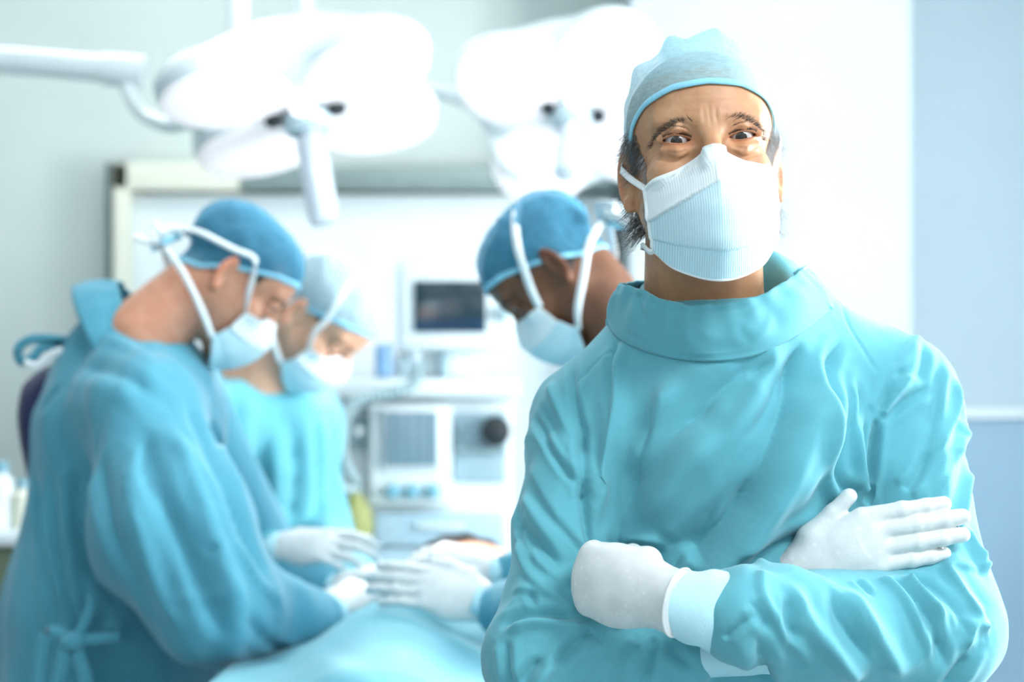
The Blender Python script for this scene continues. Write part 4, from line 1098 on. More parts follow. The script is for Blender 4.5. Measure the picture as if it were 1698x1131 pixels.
    fo([(1085, 1055), (1076, 1080), (1072, 1110), (1060, 1140)], 5, 3.4, 'v', 0.1, 0.3)
    fo([(1060, 1060), (1045, 1090), (1020, 1130)], 8, 2.0, 'b', 0.2, 0.3)
    fo([(1100, 1060), (1120, 1085), (1150, 1110)], 5, 2.0, 'v', 0.2, 0.4)
    fo([(838, 1060), (842, 1100), (850, 1140)], 6, 2.2, 'v', 0.2, 0.2)
    # his left shoulder and sleeve (picture right)
    fo([(1522, 545), (1500, 585), (1475, 625), (1462, 650)], 6, 3.6, 's', 0.1, 0.2)
    fo([(1500, 610), (1475, 640), (1458, 685)], 5, 3.2, 'v', 0.2, 0.1)
    fo([(1520, 620), (1480, 650), (1458, 690)], 6, 2.6, 'b', 0.3, 0.1)
    fo([(1500, 628), (1472, 655), (1455, 690)], 3.6, 2.6, 'v', 0.2, 0.1)
    fo([(1545, 640), (1500, 665), (1460, 700)], 5, 1.8, 'v', 0.3, 0.3)
    fo([(1455, 690), (1445, 760), (1436, 820)], 5, 5.0, 'v', 0.1, 0.0)
    fo([(1560, 600), (1555, 650), (1550, 700), (1530, 770)], 7, 2.6, 's', 0.2, 0.4)
    fo([(1575, 620), (1578, 670), (1565, 720), (1540, 780)], 6, 3.0, 'r', 0.2, 0.3)
    fo([(1525, 560), (1530, 600), (1520, 640)], 5, 1.6, 'v', 0.3, 0.3)
    fo([(1585, 640), (1592, 700), (1580, 760), (1545, 840)], 7, 3.0, 'r', 0.2, 0.3)
    fo([(1540, 745), (1520, 790), (1500, 815)], 5, 2.4, 'v', 0.3, 0.1)
    fo([(1560, 740), (1548, 790), (1530, 830)], 5, 2.0, 's', 0.3, 0.1)
    fo([(1600, 700), (1602, 780), (1595, 850), (1580, 900)], 7, 2.4, 'r', 0.2, 0.2)
    fo([(1588, 760), (1560, 800), (1535, 840)], 6, 2.0, 'v', 0.3, 0.2)
    fo([(1600, 870), (1620, 920), (1640, 960)], 6, 3.4, 'r', 0.2, 0.2)
    fo([(1565, 935), (1600, 990), (1635, 1030)], 6, 3.4, 'r', 0.1, 0.2)
    fo([(1560, 940), (1600, 945), (1648, 950)], 5, 3.2, 's', 0.1, 0.2)
    fo([(1620, 900), (1625, 940), (1640, 930)], 4, 2.5, 'r', 0.2, 0.2)
    fo([(1500, 955), (1540, 970), (1580, 1010), (1610, 1070)], 5, 3.2, 'v', 0.05, 0.4)
    fo([(1480, 960), (1520, 1000), (1550, 1060), (1575, 1120)], 6, 3.0, 'v', 0.05, 0.4)
    fo([(1500, 965), (1535, 1000), (1565, 1040)], 6, 2.6, 'r', 0.05, 0.4)
    fo([(1455, 958), (1490, 990), (1520, 1050), (1540, 1100)], 6, 2.6, 's', 0.05, 0.5)
    fo([(1420, 960), (1445, 985), (1452, 990)], 4, 2.6, 'v', 0.1, 0.4)
    fo([(1400, 968), (1430, 1020), (1470, 1080), (1500, 1131)], 10, 2.6, 'b', 0.2, 0.3)
    fo([(1370, 975), (1400, 1040), (1440, 1100)], 9, 2.4, 'v', 0.3, 0.4)
    fo([(1310, 965), (1330, 1020), (1380, 1080), (1430, 1130)], 10, 3.2, 'b', 0.2, 0.2)
    fo([(1308, 985), (1303, 1030), (1320, 1065)], 5, 3.2, 'v', 0.3, 0.3)
    fo([(1255, 948), (1258, 985), (1290, 1050), (1350, 1110)], 6, 3.4, 's', 0.1, 0.2)
    fo([(1240, 990), (1260, 1020), (1275, 1050)], 5, 2.0, 'v', 0.3, 0.3)
    fo([(1200, 1060), (1230, 1035), (1262, 1018)], 4, 2.6, 'v', 0.1, 0.2)
    fo([(1245, 1030), (1262, 1080), (1270, 1130)], 8, 2.2, 'v', 0.2, 0.2)
    fo([(1610, 1060), (1590, 1110), (1560, 1150)], 8, 2.4, 'v', 0.2, 0.2)
    fo([(1640, 1040), (1610, 1040), (1600, 1100)], 6, 2.8, 'r', 0.1, 0.2)
    fo([(962, 770), (966, 830), (975, 890), (988, 925)], 4.5, 6.5, 'n', 0.3, 0.0)
    fo([(1458, 690), (1447, 760), (1438, 830)], 4.5, 6.5, 'n', 0.3, 0.0)
    fo([(1000, 905), (1060, 905), (1110, 920)], 7, 4.0, 'n', 0.2, 0.3)
    # seams
    for pts in ([(1392, 500), (1408, 540), (1432, 580), (1458, 622)], [(1016, 580), (985, 605), (955, 640)]):
        fo(pts, 1.9, 1.0, 'n', 0.05, 0.1)
    D = fold_field(V, N, FO)
    # small irregular wrinkles, kept away from the skirt
    up = np.clip((V[:, 2]-1.0)/0.1, 0, 1)
    sleeve = np.exp(-np.minimum(np.abs(d_rc(*V.T.astype(F), sR, eR, 0.06, 0.056)), np.minimum(np.abs(d_rc(*V.T.astype(F), sL, eL, 0.061, 0.061)), np.abs(d_rc(*V.T.astype(F), eL, wL, 0.06, 0.046))))/0.012)
    q = V*np.array([1, 1, 0.6]); q[:, 0] += 0.5*V[:, 2]
    D += up*(0.0009+0.0018*sleeve)*sm_noise(q, 60, 21)+up*0.0005*sm_noise(V, 150, 22)
    ridge = 1-np.abs(sm_noise(q, 38, 23)); D += up*(0.04+sleeve)*0.0052*(np.clip(ridge-0.55, 0, 1)/0.45)**1.3
    D += (1-up)*0.012*np.sin(26*np.arctan2(V[:, 1]-2.13, V[:, 0]-0.225)+2*sm_noise(V, 5, 9))*np.clip((1.05-V[:, 2])/0.5, 0, 1)
    D = smooth_field(D, Fc, 1)
    V = V+N*D[:, None]
    gown_o = new_mesh('gown', V, Fc, M_GOWN, root)
    bv2 = bvh_of(V, Fc)
    # ---------- collar: wide band standing round the neck
    top = [(1034, 472, 2.035), (1062, 479, 2.0), (1095, 494, 1.975), (1135, 505, 1.962), (1185, 503, 1.957), (1240, 496, 1.962), (1288, 474, 1.985), (1318, 453, 2.02), (1333, 446, 2.06),
           (1325, 452, 2.12), (1262, 462, 2.165), (1195, 466, 2.18), (1120, 466, 2.165), (1062, 466, 2.12), (1035, 470, 2.075)]
    low = [(1012, 540, None), (1030, 562, None), (1075, 583, None), (1125, 595, None), (1185, 599, None), (1255, 588, None), (1318, 556, None), (1368, 518, None), (1390, 496, 2.045),
           (1380, 488, 2.14), (1290, 500, 2.205), (1195, 505, 2.215), (1100, 510, 2.20), (1030, 520, 2.14), (1006, 528, 2.085)]
    T3 = [P(*t) for t in top]; L3 = []
    for px, py, Y in low:
        if Y is None:
            h = cast(bv2, px, py); L3.append(h if h is not None else P(px, py, 2.04))
        else: L3.append(np.array(bv2.find_nearest(Vector(P(px, py, Y)))[0]))
    n = 240; T3 = spline(T3, n, True); L3 = spline(L3, n, True); rows = 26; VV = []; cen = P(1195, 540, 2.07)
    th = np.arange(n)/n*2*math.pi
    for j in range(rows):
        t = j/(rows-1); p = L3+(T3-L3)*t
        out = p-cen; out[:, 2] *= 0.2; out /= np.linalg.norm(out, axis=1, keepdims=True)
        bul = 0.0035*math.sin(math.pi*t)+0.003
        wr = 0.0018*np.sin(th*9+2.2*math.sin(t*3))*math.sin(math.pi*t)+0.0012*np.sin(th*23+4*t)*t**2
        nz = sm_noise(p, 70, 31)*0.0016*math.sin(math.pi*t)
        q = p+out*(bul+wr+nz)[:, None]
        if t > 0.9: q[:, 2] += 0.0006*np.sin(th*13)+0.0003*np.sin(th*37)
        if 0.08 < t < 0.16: q += out*0.0006
        if abs(t-0.86) < 0.03: q -= out*0.0006
        VV.append(q)
    VV = np.concatenate(VV); FF = []
    for j in range(rows-1):
        for k in range(n):
            k2 = (k+1) % n; FF.append((j*n+k, j*n+k2, (j+1)*n+k2, (j+1)*n+k))
    bvf = np.array(FF)
    # fold detail on the collar
    Nn = vnormals(VV, bvf); bc = bvh_of(VV, bvf); cf = []
    def co(pts, w, a, kind='v', t0=0.3, t1=0.3):
        q = cast_line(bc, pts)
        if len(q) >= 2: cf.append((q, w*0.001, a*0.001, kind, t0, t1))
    co([(1126, 500), (1124, 512), (1120, 522)], 3.5, 3.0, 'v', 0, 0.4)
    co([(1056, 485), (1062, 510), (1075, 545)], 5, 2.4, 'v', 0.1, 0.5)
    co([(1128, 530), (1118, 550), (1130, 570)], 5, 1.6, 'v', 0.4, 0.4)
    co([(1150, 530), (1180, 560), (1230, 560)], 7, 1.6, 'b', 0.4, 0.4)
    co([(1235, 530), (1230, 550), (1250, 570)], 5, 1.6, 'v', 0.4, 0.4)
    co([(1282, 515), (1270, 545), (1240, 570)], 6, 1.8, 'b', 0.3, 0.4)
    co([(1045, 555), (1110, 585), (1180, 591), (1260, 578), (1330, 540), (1380, 502)], 1.6, 1.0, 'n', 0, 0)
    co([(1040, 480), (1090, 503), (1130, 515), (1190, 513), (1245, 505), (1290, 485)], 1.5, 0.7, 'n', 0, 0)
    VV = VV+Nn*fold_field(VV, Nn, cf)[:, None]
    co_o = new_mesh('collar', VV, bvf, M_GOWN, root)
    md = co_o.modifiers.new('thickness', 'SOLIDIFY'); md.thickness = 0.0022; md.offset = -1
    ribbon([P(1318, 456, 2.07), P(1328, 446, 2.07), P(1337, 440, 2.08)], [0.006, 0.004, 0.001], 0.001, (1, 0, 0.3), co_o, M_GOWN, 'neck_tie', n=10)
    ribbon([P(1340, 458, 2.10), P(1348, 455, 2.10), P(1356, 460, 2.11)], [0.004, 0.005, 0.001], 0.001, (0, 0, 1), co_o, M_GOWN, 'neck_tie', n=10)
    # ---------- cuffs and gloves
    gl = P(1095, 984, 1.868)   # glove edge of the left arm
    hw = P(1075, 984, 1.872)
    cuff_tube([wL+(wL-eL)*-0.06, P(1190, 1014, 1.868), P(1140, 1004, 1.867), P(1092, 990, 1.872)], 0.0375, 0.0235, root, M_CUFF, 'knit_cuff', flat=1.24, ribs=46)
    xd = P(960, 958, 1.93)-P(1100, 995, 1.866)
    hfL = hand_fn(curl=(72, 70, 70, 72), curl2=(50, 52, 52, 50), side=-1, pk=22, fat=1.12, thumb=((30, 30, -14), (56, 34, -26), (78, 30, -34)), wrist=26, palm_t=18, flare=0.12)
    MhL = hand_frame(P(1090, 990, 1.872), xd, (-0.2, -1, 0.12), 0.99)
    # left hand: thumb edge up, knuckles tucked under the other arm
    g1, GV, GF = build_glove(hfL, MhL, root, step=1.5, lo=(-50, -60, -110), hi=(150, 75, 45))
    def roll(M, x, r, g):
        a = np.linspace(0, 2*math.pi, 60, endpoint=False)
        MB().tube(xf(M, np.stack([0*a+x, r*1.28*np.cos(a), r*np.sin(a)], 1)), 0.0013, 8, True).build('rolled_edge', M_GLOVE, g)
    roll(MhL, -25.5, 26.3, g1)
    MhR = hand_frame(P(1330, 955, 1.985), P(1463, 890, 1.965)-P(1330, 955, 1.985), (-0.1, -1, 0.15), 0.95)
    hfR = hand_fn(curl=(8, 8, 8, 10), curl2=(9, 8, 8, 10), side=1, spl=(-17, -17, -17, -16), fat=1.13, pk=13, palm_t=15, thumb=((28, 33, 0), (60, 45, -2), (84, 54, -4)), wrist=50)
    g2, _, _ = build_glove(hfR, MhR, root, step=1.4, lo=(-65, -60, -60), hi=(195, 100, 40))
    cuff_tube([wR+(eR-wR)*0.44, wR+(eR-wR)*0.15, wR, P(1318, 975, 1.985)], 0.0385, 0.034, root, M_CUFF, 'knit_cuff', flat=0.8, ribs=46)
    lower_body(root, 0.225, 2.13, 0.75, 0)
    return root
# ------------------------------------------------------------------ the team at the table (further back)
def hem_std(a):
    q = np.abs(((a+math.pi) % (2*math.pi))-math.pi)
    return np.interp(q, np.radians([0, 25, 50, 75, 95, 130, 180]), [58, 54, 38, 14, -4, -40, -56])
def puff_std(seed, amt=1.0):
    def f(a, t, d):
        p = d*60; w = amt*(6*math.sin(math.pi*min(t*1.05, 1))+5*t)
        return w+2.2*t*(1-t)*4*sm_noise(p, 0.2, seed)+0.9*np.sin(a*26+3*t)*max(0, 1-t*4)+1.2*t*np.abs(sm_noise(p, 0.4, seed+1))
    return f
STD_TOP = [(-65, -38), (-40, -27), (-15, -14), (0, -9.6), (18, -13), (40, -23), (64, -35)]
STD_BOT = [(-61, -104), (-41, -128), (0, -144), (40, -131), (61, -104)]
def team_head(root, M, neckw, skin, cap_mat, hair_mat, seed, hair_side=1.0, near=-1, hairz=-58):
    "head with cap, hair, mask and ties; near = which side (local x sign) is turned to the viewer"
    nb = np.array(M.inverted() @ Vector(neckw)); nb[0] = 0
    fn = head_fn(eyes=True, ears=True, neck_b=tuple(nb), neck_r=(56, 64), body=False)
    fe = head_fn(eyes=False, ears=False, neck_b=tuple(nb), neck_r=(56, 64), body=False)
    y1 = max(125, nb[1]+90); z0 = min(-130, nb[2]-75)
    V, Fc = sdf_mesh(fn, axis((-98, 98, 2.8)), axis((-128, -50, 2.4), (-50, 60, 3.2), (60, y1, 5)), axis((z0, -130, 6), (-130, -50, 3.6), (-50, 40, 2.4), (40, 115, 4)))
    x, y, z = V.T; ax = np.abs(x)
    stub = np.clip((-55-z)/25, 0, 1)*np.clip((30-y)/25, 0, 1)*np.clip((z+150)/20, 0, 1)*0.7
    hair = np.clip((z-52)/8, 0, 1)*1.0
    hl = np.where(y > 22, np.clip((z-hairz+0.25*np.maximum(60-y, 0))/10, 0, 1), np.clip((y+36)/8, 0, 1)*np.clip((z-4)/6, 0, 1))*(ax < 78)
    hair = np.maximum(hair, hl)
    red = 0.55*np.clip((ax-79)/5, 0, 1)*(np.abs(y-20) < 34)
    for s in (-1, 1): red = np.maximum(red, 0.4*np.exp(-(((x-s*32)/17)**2+((z+1)/9.0)**2+((y+78)/14)**2)))
    new_mesh('body', xf(M, V), Fc, skin, root, attrs={'stubble': stub, 'hairline': hair, 'redden_shade': red})
    for s in (-1, 1):
        c = Vector(xf(M, [[s*32.5, -69.5, 0]])[0]); bm = bmesh.new(); bmesh.ops.create_uvsphere(bm, u_segments=20, v_segments=14, radius=0.0121)
        me = bpy.data.meshes.new('eyeball'); bm.to_mesh(me); bm.free(); me.materials.append(M_EYE); me.polygons.foreach_set('use_smooth', np.ones(len(me.polygons), bool))
        e = bpy.data.objects.new('eyeball', me); C.objects.link(e); e.parent = root; e.location = c-root.location
        fd = M.to_3x3() @ Vector((0, -1, -0.5)); e.rotation_euler = fd.to_track_quat('-Y', 'Z').to_euler()
        paths = []; rng = np.random.RandomState(seed+s)
        for k in range(70):
            t = rng.rand(); b = spline([(13, 13.0), (22, 18), (34, 20.5), (46, 17.5), (55, 10)], 41)[int(t*40)]
            p2 = np.array([s*b[0], b[1]+rng.uniform(-3.5, 3.5)]); ys = np.linspace(-130, 20, 150).astype(F)
            d = fn(np.full(150, p2[0], F), ys, np.full(150, p2[1], F)); p0 = np.array([p2[0], ys[np.argmax(d < 0)], p2[1]])
            paths.append([p0, p0+np.array([s*3, -1.5, 2.0]), p0+np.array([s*6, -0.5, 2.0])])
        strands(paths, 0.45, 'eyebrow', hair_mat, root, M)
    cap, edge = build_cap(fe, M, root, cap_mat, hem_std, puff_std(seed), seg=120, rows=40, hem_w=9)
    # gathered ties of the cap at the back
    Rw = M
    for dx, dz in ((-14, -34), (10, -46), (4, -20)):
        ribbon(xf(Rw, [(0, 104, -22), (dx*0.6, 116, -22+dz*0.3), (dx, 118, -22+dz*0.7), (dx*1.3, 124, -22+dz)]), [0.010, 0.016, 0.012, 0.012], 0.001, (1, 0, 0), cap, M_HEM, 'cap_tie', n=12)
    mask, MP = build_mask(fn, M, root, STD_TOP, STD_BOT, [(0, -100), (0.25, -129), (0.5, -126), (0.75, -113), (1, -84)], [(0, -50), (0.5, -50), (1, -42)], nu=61, nv=41)
    return fn, fe, cap, mask, MP
def tie(M, mask, pts, w=0.009, side=(0, 0, 1), name='strap', mat=None):
    ribbon(xf(M, pts), w, 0.0014, np.array(M.to_3x3().normalized() @ Vector(side)) if np.ndim(side) == 1 else [np.array(M.to_3x3().normalized() @ Vector(v)) for v in side], mask, mat or M_WHITE, name, n=40)
def gown_mesh(root, fn, bounds, folds, mat, step, name='gown', noise=1.0, sx=(0, 0), seed=3, zfine=0.95):
    (x0, x1), (y0, y1), (z0, z1) = bounds
    zs = axis((z0, zfine, 0.03), (zfine, z1, step))
    V, Fc = sdf_mesh(fn, axis((x0, x1, step)), axis((y0, y1, step*1.3)), zs)
    N = vnormals(V, Fc); bv = bvh_of(V, Fc); FO = []
    for pts, w, a, kind, t0, t1 in folds:
        q = cast_line(bv, pts)
        if len(q) >= 2: FO.append((q, w*0.001, min(a*0.0026, w*0.0013), kind, t0, t1))
    D = fold_field(V, N, FO)
    q = V*np.array([1.3, 1.3, 0.45]); up = np.clip((V[:, 2]-0.9)/0.1, 0, 1)
    D += noise*up*(0.0044*sm_noise(q, 36, seed)+0.0016*sm_noise(q, 85, seed+1)+0.012*np.clip(0.42-np.abs(sm_noise(q, 22, seed+5)), 0, 1))+(1-up)*0.014*sm_noise(V*np.array([1, 1, 0.12]), 38, seed+2)
    V = V+N*D[:, None]
    return new_mesh(name, V, Fc, mat, root), V, Fc
def skirt(x, y, z, cx, cy, zt, r0, r1, zb=0.40):
    return np.maximum(d_rc(x, y, z, (cx, cy, zt), (cx, cy, zb+0.02), r0, r1), F(zb)-z)
def cone_collar(root, path_low, path_top, mat, seed=0):
    n = 96; A = spline(path_low, n, True); B = spline(path_top, n, True); th = np.arange(n)/n*2*math.pi; rows = 10; V = []
    c = A.mean(0)
    for j in range(rows):
        t = j/(rows-1); p = A+(B-A)*t; o = p-c; o /= np.linalg.norm(o, axis=1, keepdims=True)
        V.append(p+o*(0.006*math.sin(math.pi*t)+0.002*np.sin(th*7+seed+2*t)*t+0.0015*np.sin(th*15)*t)[:, None])
    V = np.concatenate(V); Fc = np.array([(j*n+k, j*n+(k+1) % n, (j+1)*n+(k+1) % n, (j+1)*n+k) for j in range(rows-1) for k in range(n)])
    o = new_mesh('collar', V, Fc, mat, root); md = o.modifiers.new('thickness', 'SOLIDIFY'); md.thickness = 0.003
    return o
def ring3(c, ax1, ax2, r1, r2, n=12):
    c = np.array(c); return [c+np.array(ax1)*r1*math.cos(2*math.pi*k/n)+np.array(ax2)*r2*math.sin(2*math.pi*k/n) for k in range(n)]
def unit(v): v = np.asarray(v, float); return v/np.linalg.norm(v)

def build_surgeon_a():
    root = empty('person', (P(190, 0, 3.2)[0], 3.2, 0))
    tag(root, 'leftmost surgeon bending over the table in profile, blue cap, mask tied behind the neck', 'person', 'operating team')
    M = place(P(389, 456, 3.2), roll=0, pitch=46, yaw=107)
    nk = P(225, 560, 3.22)
    fn, fe, cap, mask, MP = team_head(root, M, nk, M_SKIN_A, M_CAP_D, M_HAIR_D, 41, near=-1, hairz=-30)
    # ties: one over the ear to the crown of the neck, one round the neck
    tie(M, mask, [MP[0, 0], (-78, -30, -14), (-84, -12, 14), (-87, 6, 30), (-84, 40, 16), (-60, 92, 0), (0, 112, -8)], 0.010, [(0.3, 0.6, 0.6), (0.2, 1, 0.4), (0.2, 0.8, 0.6), (0, 0.3, 1), (0, 0, 1), (0, 0, 1), (0, 0, 1)])
    tie(M, mask, [MP[-1, 0], (-72, -10, -92), (-74, 30, -78), (-68, 70, -66), (-40, 104, -58), (0, 116, -54)], 0.011, (0, 0.25, 1))
    tie(M, mask, [MP[0, -1], (80, -10, 6), (84, 20, 20), (60, 92, 0), (0, 112, -8)], 0.010)
    tie(M, mask, [MP[-1, -1], (72, 0, -90), (68, 70, -66), (0, 116, -54)], 0.010)
    for pts in ([(0, 116, -54), (-20, 136, -58), (-34, 150, -48), (-20, 146, -38), (0, 118, -52)], [(0, 116, -54), (8, 142, -66), (14, 160, -76)], [(0, 112, -8), (-6, 128, -24), (-14, 140, -44)], [(0, 112, -8), (4, 122, -30), (0, 130, -58)]):
        tie(M, mask, pts, 0.012, (0.4, 0.2, 1), 'tie_end')
    sh, el, wr = P(238, 690, 3.03), P(352, 1000, 2.93), P(520, 1030, 3.10)
    sf, ef, wf = P(285, 660, 3.38), P(430, 950, 3.45), P(545, 985, 3.34)
    def g(x, y, z):
        d = d_rc(x, y, z, P(236, 690, 3.2), P(188, 1010, 3.22), 0.132, 0.165)
        d = smin(d, d_rc(x, y, z, P(215, 590, 3.2), P(200, 700, 3.2), 0.088, 0.13), F(0.08))
        d = smin(d, d_rc(x, y, z, P(215, 680, 3.2), P(172, 930, 3.22), 0.105, 0.13), F(0.05))
        d = smin(d, skirt(x, y, z, P(185, 0, 3.22)[0], 3.22, 1.0, 0.165, 0.22), F(0.06))
        a = smin(d_rc(x, y, z, sh, P(285, 880, 2.97), 0.088, 0.112), d_rc(x, y, z, P(285, 880, 2.97), el, 0.112, 0.088), F(0.06))
        a = smin(a, d_rc(x, y, z, el, wr, 0.085, 0.046), F(0.05))
        b = smin(d_rc(x, y, z, sf, ef, 0.085, 0.075), d_rc(x, y, z, ef, wf, 0.07, 0.046), F(0.04))
        k = np.clip((z-F(1.22))/F(0.15), 0, 1)*F(0.09)+F(0.012)
        return smin(smin(d, a, k), b, k)
    FO = [([(300, 640), (350, 760), (400, 880), (450, 980)], 12, 6, 'v', .3, .2), ([(270, 660), (320, 800), (370, 940), (420, 1040)], 14, 6, 'b', .3, .2),
          ([(235, 700), (270, 820), (330, 960), (380, 1070)], 12, 6, 'v', .3, .2), ([(200, 720), (225, 850), (270, 980), (320, 1060)], 14, 6, 'r', .3, .2),
          ([(170, 740), (180, 850), (215, 960)], 12, 5, 'v', .3, .3), ([(340, 690), (385, 800), (425, 900)], 10, 5, 's', .3, .3),
          ([(130, 770), (125, 850), (150, 930), (200, 1010)], 10, 8, 'v', .1, .1), ([(90, 760), (95, 880), (110, 980), (130, 1040)], 10, 8, 'v', .2, .0),
          ([(60, 780), (70, 900), (100, 1030)], 10, 6, 'v', .2, .0), ([(115, 800), (120, 920), (130, 1030)], 8, 6, 'b', .2, .1), ([(180, 1000), (160, 1040), (125, 1062)], 8, 5, 'v', .2, .0),
          ([(220, 1030), (170, 1060), (130, 1066)], 8, 5, 'r', .2, .0), ([(280, 1000), (350, 1000), (420, 985)], 6, 5, 's', .2, .3), ([(380, 900), (420, 960), (470, 1010)], 8, 5, 's', .2, .2),
          ([(345, 905), (352, 920)], 8, 6, 'v', .2, .2), ([(160, 560), (230, 590), (310, 640)], 10, 3, 'b', .3, .3), ([(120, 610), (200, 620), (290, 680)], 14, 4, 'v', .3, .3), ([(250, 720), (240, 780), (260, 840)], 7, 3, 'v', .3, .3),
          ([(105, 640), (90, 660), (70, 690)], 7, 4, 'v', .2, .3), ([(400, 1010), (440, 1060), (480, 1080)], 8, 4, 'v', .2, .2)]
    _, GV, GF = gown_mesh(root, g, ((-0.92, -0.22), (2.75, 3.62), (0.36, 1.60)), FO, M_GOWN_B, 0.0085, seed=60)
    # collar
    cc = P(228, 556, 3.2); axn = unit(np.array(P(395, 470, 3.2))-cc); e1 = np.array([0, 1.0, 0]); e2 = np.cross(axn, e1)
    cone_collar(root, ring3(cc-axn*0.055, e1, e2, 0.115, 0.122), ring3(cc+axn*0.015, e1, e2, 0.080, 0.092), M_GOWN_B, 2)
    # open back: navy scrubs and gown ties
    def s(x, y, z):
        d = d_rc(x, y, z, P(128, 690, 3.28), P(148, 830, 3.28), 0.096, 0.096); return d
    sc, _, _ = gown_mesh(root, s, ((-0.90, -0.55), (3.1, 3.5), (0.9, 1.5)), [], M_NAVY, 0.012, 'scrub_shirt', seed=70, zfine=0.9)
    def rb(pts, w, Y, name, mat=M_GOWN_B, sd=(0, 0, 1)): ribbon([P(*p, Y) for p in pts], w, 0.002, sd, root, mat, name, n=26)
    rb([(112, 566), (80, 562), (48, 564), (30, 580), (36, 600), (56, 592), (70, 576), (104, 572)], 0.016, 3.15, 'neck_tie')
    rb([(104, 580), (84, 588), (60, 606), (40, 600)], 0.012, 3.14, 'neck_tie', M_WHITE)
    # waist tie with knot and loops
    yk = 2.955
    V, Fc = sdf_mesh(lambda x, y, z: d_ell(x, y, z, P(122, 1064, yk), (0.022, 0.018, 0.016)), axis((P(122, 0, yk)[0]-0.04, P(122, 0, yk)[0]+0.04, 0.004)), axis((yk-0.03, yk+0.03, 0.004)), axis((P(0, 1064, yk)[2]-0.03, P(0, 1064, yk)[2]+0.03, 0.004)))
    kn = new_mesh('waist_tie', V, Fc, M_GOWN_B, root)
    for pts, w in (([(122, 1064), (96, 1050), (78, 1052), (68, 1080), (62, 1131), (60, 1180)], 0.022), ([(122, 1066), (108, 1080), (100, 1110), (92, 1150)], 0.022), ([(124, 1066), (130, 1090), (140, 1120), (142, 1160)], 0.022),
                   ([(122, 1062), (140, 1032), (152, 1000), (150, 985)], 0.016), ([(126, 1064), (160, 1060), (200, 1056)], 0.018)):
        ribbon([P(*p, yk-0.004) for p in pts], w, 0.0025, (1, 0, 0.4), kn, M_GOWN_B, 'tie_end', n=22)
    # hands
    for (w0, w1, bk, cur, sd, col) in ((wr, P(585, 990, 3.18), (-0.2, -0.8, 0.6), 26, 1, 0), (wf, P(600, 960, 3.28), (0.0, -0.3, 1.0), 32, -1, 1)):
        d = unit(w1-w0); o = w0+d*0.045
        cuff_tube([w0-d*0.03, w0+d*0.01, w0+d*0.05], 0.042, 0.034, root, M_CUFF, 'knit_cuff', flat=0.8, n=8, seg=28)
        build_glove(hand_fn(curl=(cur,)*4, curl2=(cur+6,)*4, side=sd, wrist=30, thumb=((28, 32, -8), (56, 44, -22), (80, 44, -32))), hand_frame(o, d, bk, 0.98), root, 3.0, (-40, -60, -120), (180, 75, 45))
    lower_body(root, P(185, 0, 3.22)[0], 3.22, 0.75, 90)

